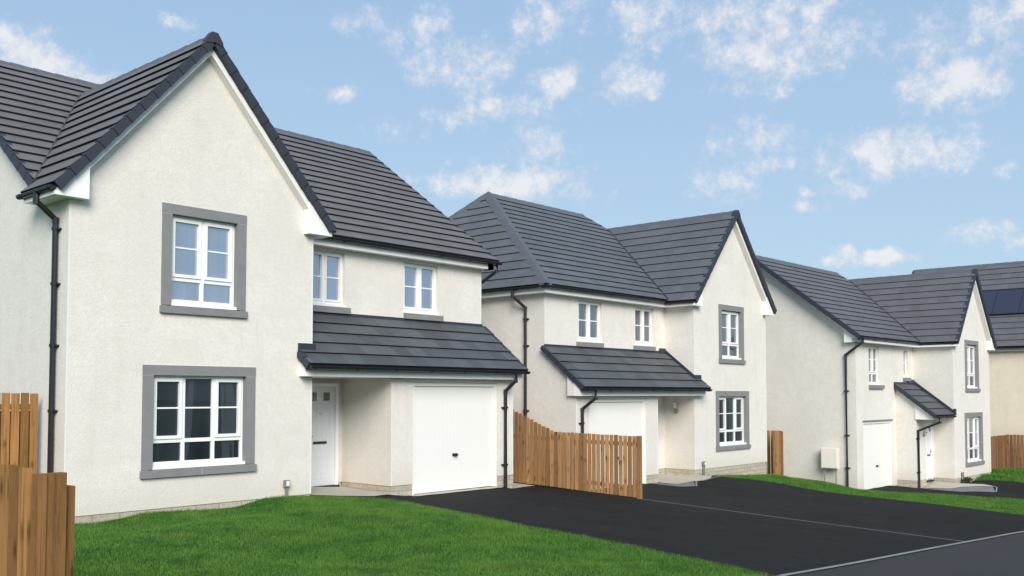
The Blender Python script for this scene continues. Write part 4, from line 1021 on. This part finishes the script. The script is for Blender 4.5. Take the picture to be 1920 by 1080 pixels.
# warp
def vnoise(scale, detail, rough=.6):
    n = node(nt, 'ShaderNodeTexNoise'); n.inputs['Scale'].default_value = scale; n.inputs['Detail'].default_value = detail; n.inputs['Roughness'].default_value = rough
    nt.links.new(dirv, n.inputs['Vector']); return n
wn_ = vnoise(22, 5, .65)
sub = node(nt, 'ShaderNodeVectorMath', operation='SUBTRACT'); nt.links.new(wn_.outputs['Color'], sub.inputs[0]); sub.inputs[1].default_value = (.5, .5, .5)
scl = node(nt, 'ShaderNodeVectorMath', operation='MULTIPLY'); nt.links.new(sub.outputs[0], scl.inputs[0]); scl.inputs[1].default_value = (3.4, 1.9, 0)
ad = node(nt, 'ShaderNodeVectorMath', operation='ADD'); nt.links.new(ae.outputs[0], ad.inputs[0]); nt.links.new(scl.outputs[0], ad.inputs[1])
CL = [(20.6, 18.07, 1.55, 1.07), (22.16, 17.37, 2.15, 0.92), (24.15, 16.88, 1.31, 0.47), (51.65, 21.84, 1.98, 1.34), (56.63, 21.25, 1.52, 1.27), (45.82, 19.3, 2.39, 1.34), (51.32, 18.31, 1.43, 0.7), (55.81, 17.96, 1.43, 0.89), (48.25, 16.75, 2.71, 0.57), (45.18, 16.12, 1.53, 0.7), (42.3, 15.6, 1.9, 0.63), (49.7, 15.45, 1.6, 0.83), (50.02, 14.26, 1.76, 0.64), (63.62, 19.37, 3.24, 1.61), (60.88, 21.36, 2.12, 1.06), (68.36, 19.6, 1.81, 0.78), (65.75, 21.31, 2.14, 0.79), (72.41, 18.69, 1.82, 1.17), (73.72, 16.81, 2.09, 1.22), (76.37, 18.77, 1.19, 1.7), (63.56, 14.54, 1.91, 0.93), (63.6, 13.05, 1.48, 0.62), (61.4, 12.18, 1.31, 0.87), (71.07, 13.28, 2.96, 1.01), (68.28, 11.47, 1.26, 0.51), (66.33, 10.65, 1.04, 0.4), (76.22, 11.92, 0.62, 0.4), (69.58, 7.76, 1.97, 0.42), (48.41, 12.48, 4.15, 0.89), (52.59, 11.92, 1.91, 0.57), (75.38, 8.5, 1.37, 0.57), (76.71, 7.95, 0.85, 0.34), (38.02, 17.45, 1.41, 0.44), (39.79, 21.35, 1.26, 0.76), (43.56, 20.88, 1.97, 1.02), (67.89, 12.47, 0.72, 0.36), (66.49, 11.59, 0.67, 0.3), (57.75, 22.12, 1.26, 0.63), (28.81, 20.46, 0.9, 0.36),
      # clouds outside the view, for light and reflections
      (120, 25, 14, 6), (150, 40, 18, 8), (175, 22, 12, 5), (-150, 35, 16, 7), (-110, 20, 14, 5), (-60, 30, 16, 7), (-20, 28, 10, 5), (95, 32, 10, 5), (0, 45, 14, 7), (200 - 360, 18, 8, 3), (110, 14, 8, 2), (138, 18, 7, 2.4)]
THIN = {32, 33, 34, 11, 10, 29, 38, 37, 12}
cov = None
for i, (a, e_, ra, re_) in enumerate(CL):
    s_ = node(nt, 'ShaderNodeVectorMath', operation='SUBTRACT'); nt.links.new(ad.outputs[0], s_.inputs[0]); s_.inputs[1].default_value = (a, e_, 0)
    q = node(nt, 'ShaderNodeVectorMath', operation='MULTIPLY'); nt.links.new(s_.outputs[0], q.inputs[0]); q.inputs[1].default_value = (.70 / ra, .70 / re_, 0)
    l = node(nt, 'ShaderNodeVectorMath', operation='LENGTH'); nt.links.new(q.outputs[0], l.inputs[0])
    mr = node(nt, 'ShaderNodeMapRange', interpolation_type='SMOOTHSTEP'); nt.links.new(l.outputs['Value'], mr.inputs[0])
    mr.inputs[1].default_value = 1.55; mr.inputs[2].default_value = .0; mr.inputs[3].default_value = 0; mr.inputs[4].default_value = .72 if i in THIN else (1.45 if i in (0, 1, 2, 13, 27, 28, 18, 23) else 1.0)
    cov = mr.outputs[0] if cov is None else math_n(nt, 'MAXIMUM', cov, mr.outputs[0])
fine = vnoise(46, 10, .70).outputs['Fac']; med = vnoise(17, 6, .65).outputs['Fac']
tx = math_n(nt, 'ADD', math_n(nt, 'MULTIPLY', math_n(nt, 'SUBTRACT', fine, .5), 3.0), math_n(nt, 'MULTIPLY', math_n(nt, 'SUBTRACT', med, .5), 2.0))
gate = math_n(nt, 'MINIMUM', math_n(nt, 'ADD', math_n(nt, 'MULTIPLY', cov, 2.4), .34), 1.0)
dens = math_n(nt, 'ADD', math_n(nt, 'MULTIPLY', cov, .92), math_n(nt, 'MULTIPLY', tx, gate))
mk = node(nt, 'ShaderNodeMapRange', interpolation_type='SMOOTHSTEP'); nt.links.new(dens, mk.inputs[0]); mk.inputs[1].default_value = .10; mk.inputs[2].default_value = 1.45
mk.inputs[3].default_value = 0; mk.inputs[4].default_value = .86
mask = mk.outputs[0]
# clear sky: the physical sky lifted with pale haze toward the horizon
hz = node(nt, 'ShaderNodeMapRange'); nt.links.new(el, hz.inputs[0]); hz.inputs[1].default_value = 5; hz.inputs[2].default_value = 26
hazec = mixc(nt, (5.2, 7.2, 9.0), (3.8, 5.7, 8.4), hz.outputs[0])
clear = mixc(nt, sky.outputs[0], hazec, .82)
cs = math_n(nt, 'ADD', math_n(nt, 'MULTIPLY', fine, .7), .3)
sh = math_n(nt, 'ADD', math_n(nt, 'MULTIPLY', dens, .6), math_n(nt, 'MULTIPLY', math_n(nt, 'SUBTRACT', med, .5), 1.6))
cloudc = mixc(nt, (6.6, 7.1, 8.2), (8.8, 8.75, 9.0), ramp(nt, sh, [(.2, 0), (.85, 1)]))
nt.links.new(mixc(nt, clear, cloudc, mask), bg.inputs['Color'])

sd = bpy.data.lights.new('sun', 'SUN'); sd.energy = 4.0; sd.angle = math.radians(34); sd.color = (1, .945, .86)
so = bpy.data.objects.new('sun', sd); COL.objects.link(so)
to_sun = Vector((math.sin(SUN_AZ) * math.cos(SUN_EL), math.cos(SUN_AZ) * math.cos(SUN_EL), math.sin(SUN_EL)))
so.rotation_euler = to_sun.to_track_quat('Z', 'Y').to_euler()

cd = bpy.data.cameras.new('camera'); cam = bpy.data.objects.new('camera', cd); COL.objects.link(cam)
cam.location = (-6.4331, -14.6346, 1.8558)
cam.rotation_euler = (math.pi / 2 + .0444, 0, -.8504)
cd.sensor_width = 36; cd.sensor_fit = 'HORIZONTAL'; cd.lens = 1794.9 / 1920 * 36
cd.shift_y = (659.25 - 540) / 1920; cd.clip_start = .1; cd.clip_end = 3000
scene.camera = cam
scene.view_settings.view_transform = 'Standard'; scene.view_settings.look = 'None'; scene.view_settings.exposure = 0; scene.view_settings.gamma = 1
scene.cycles.use_denoising = True
scene.cycles.max_bounces = 6
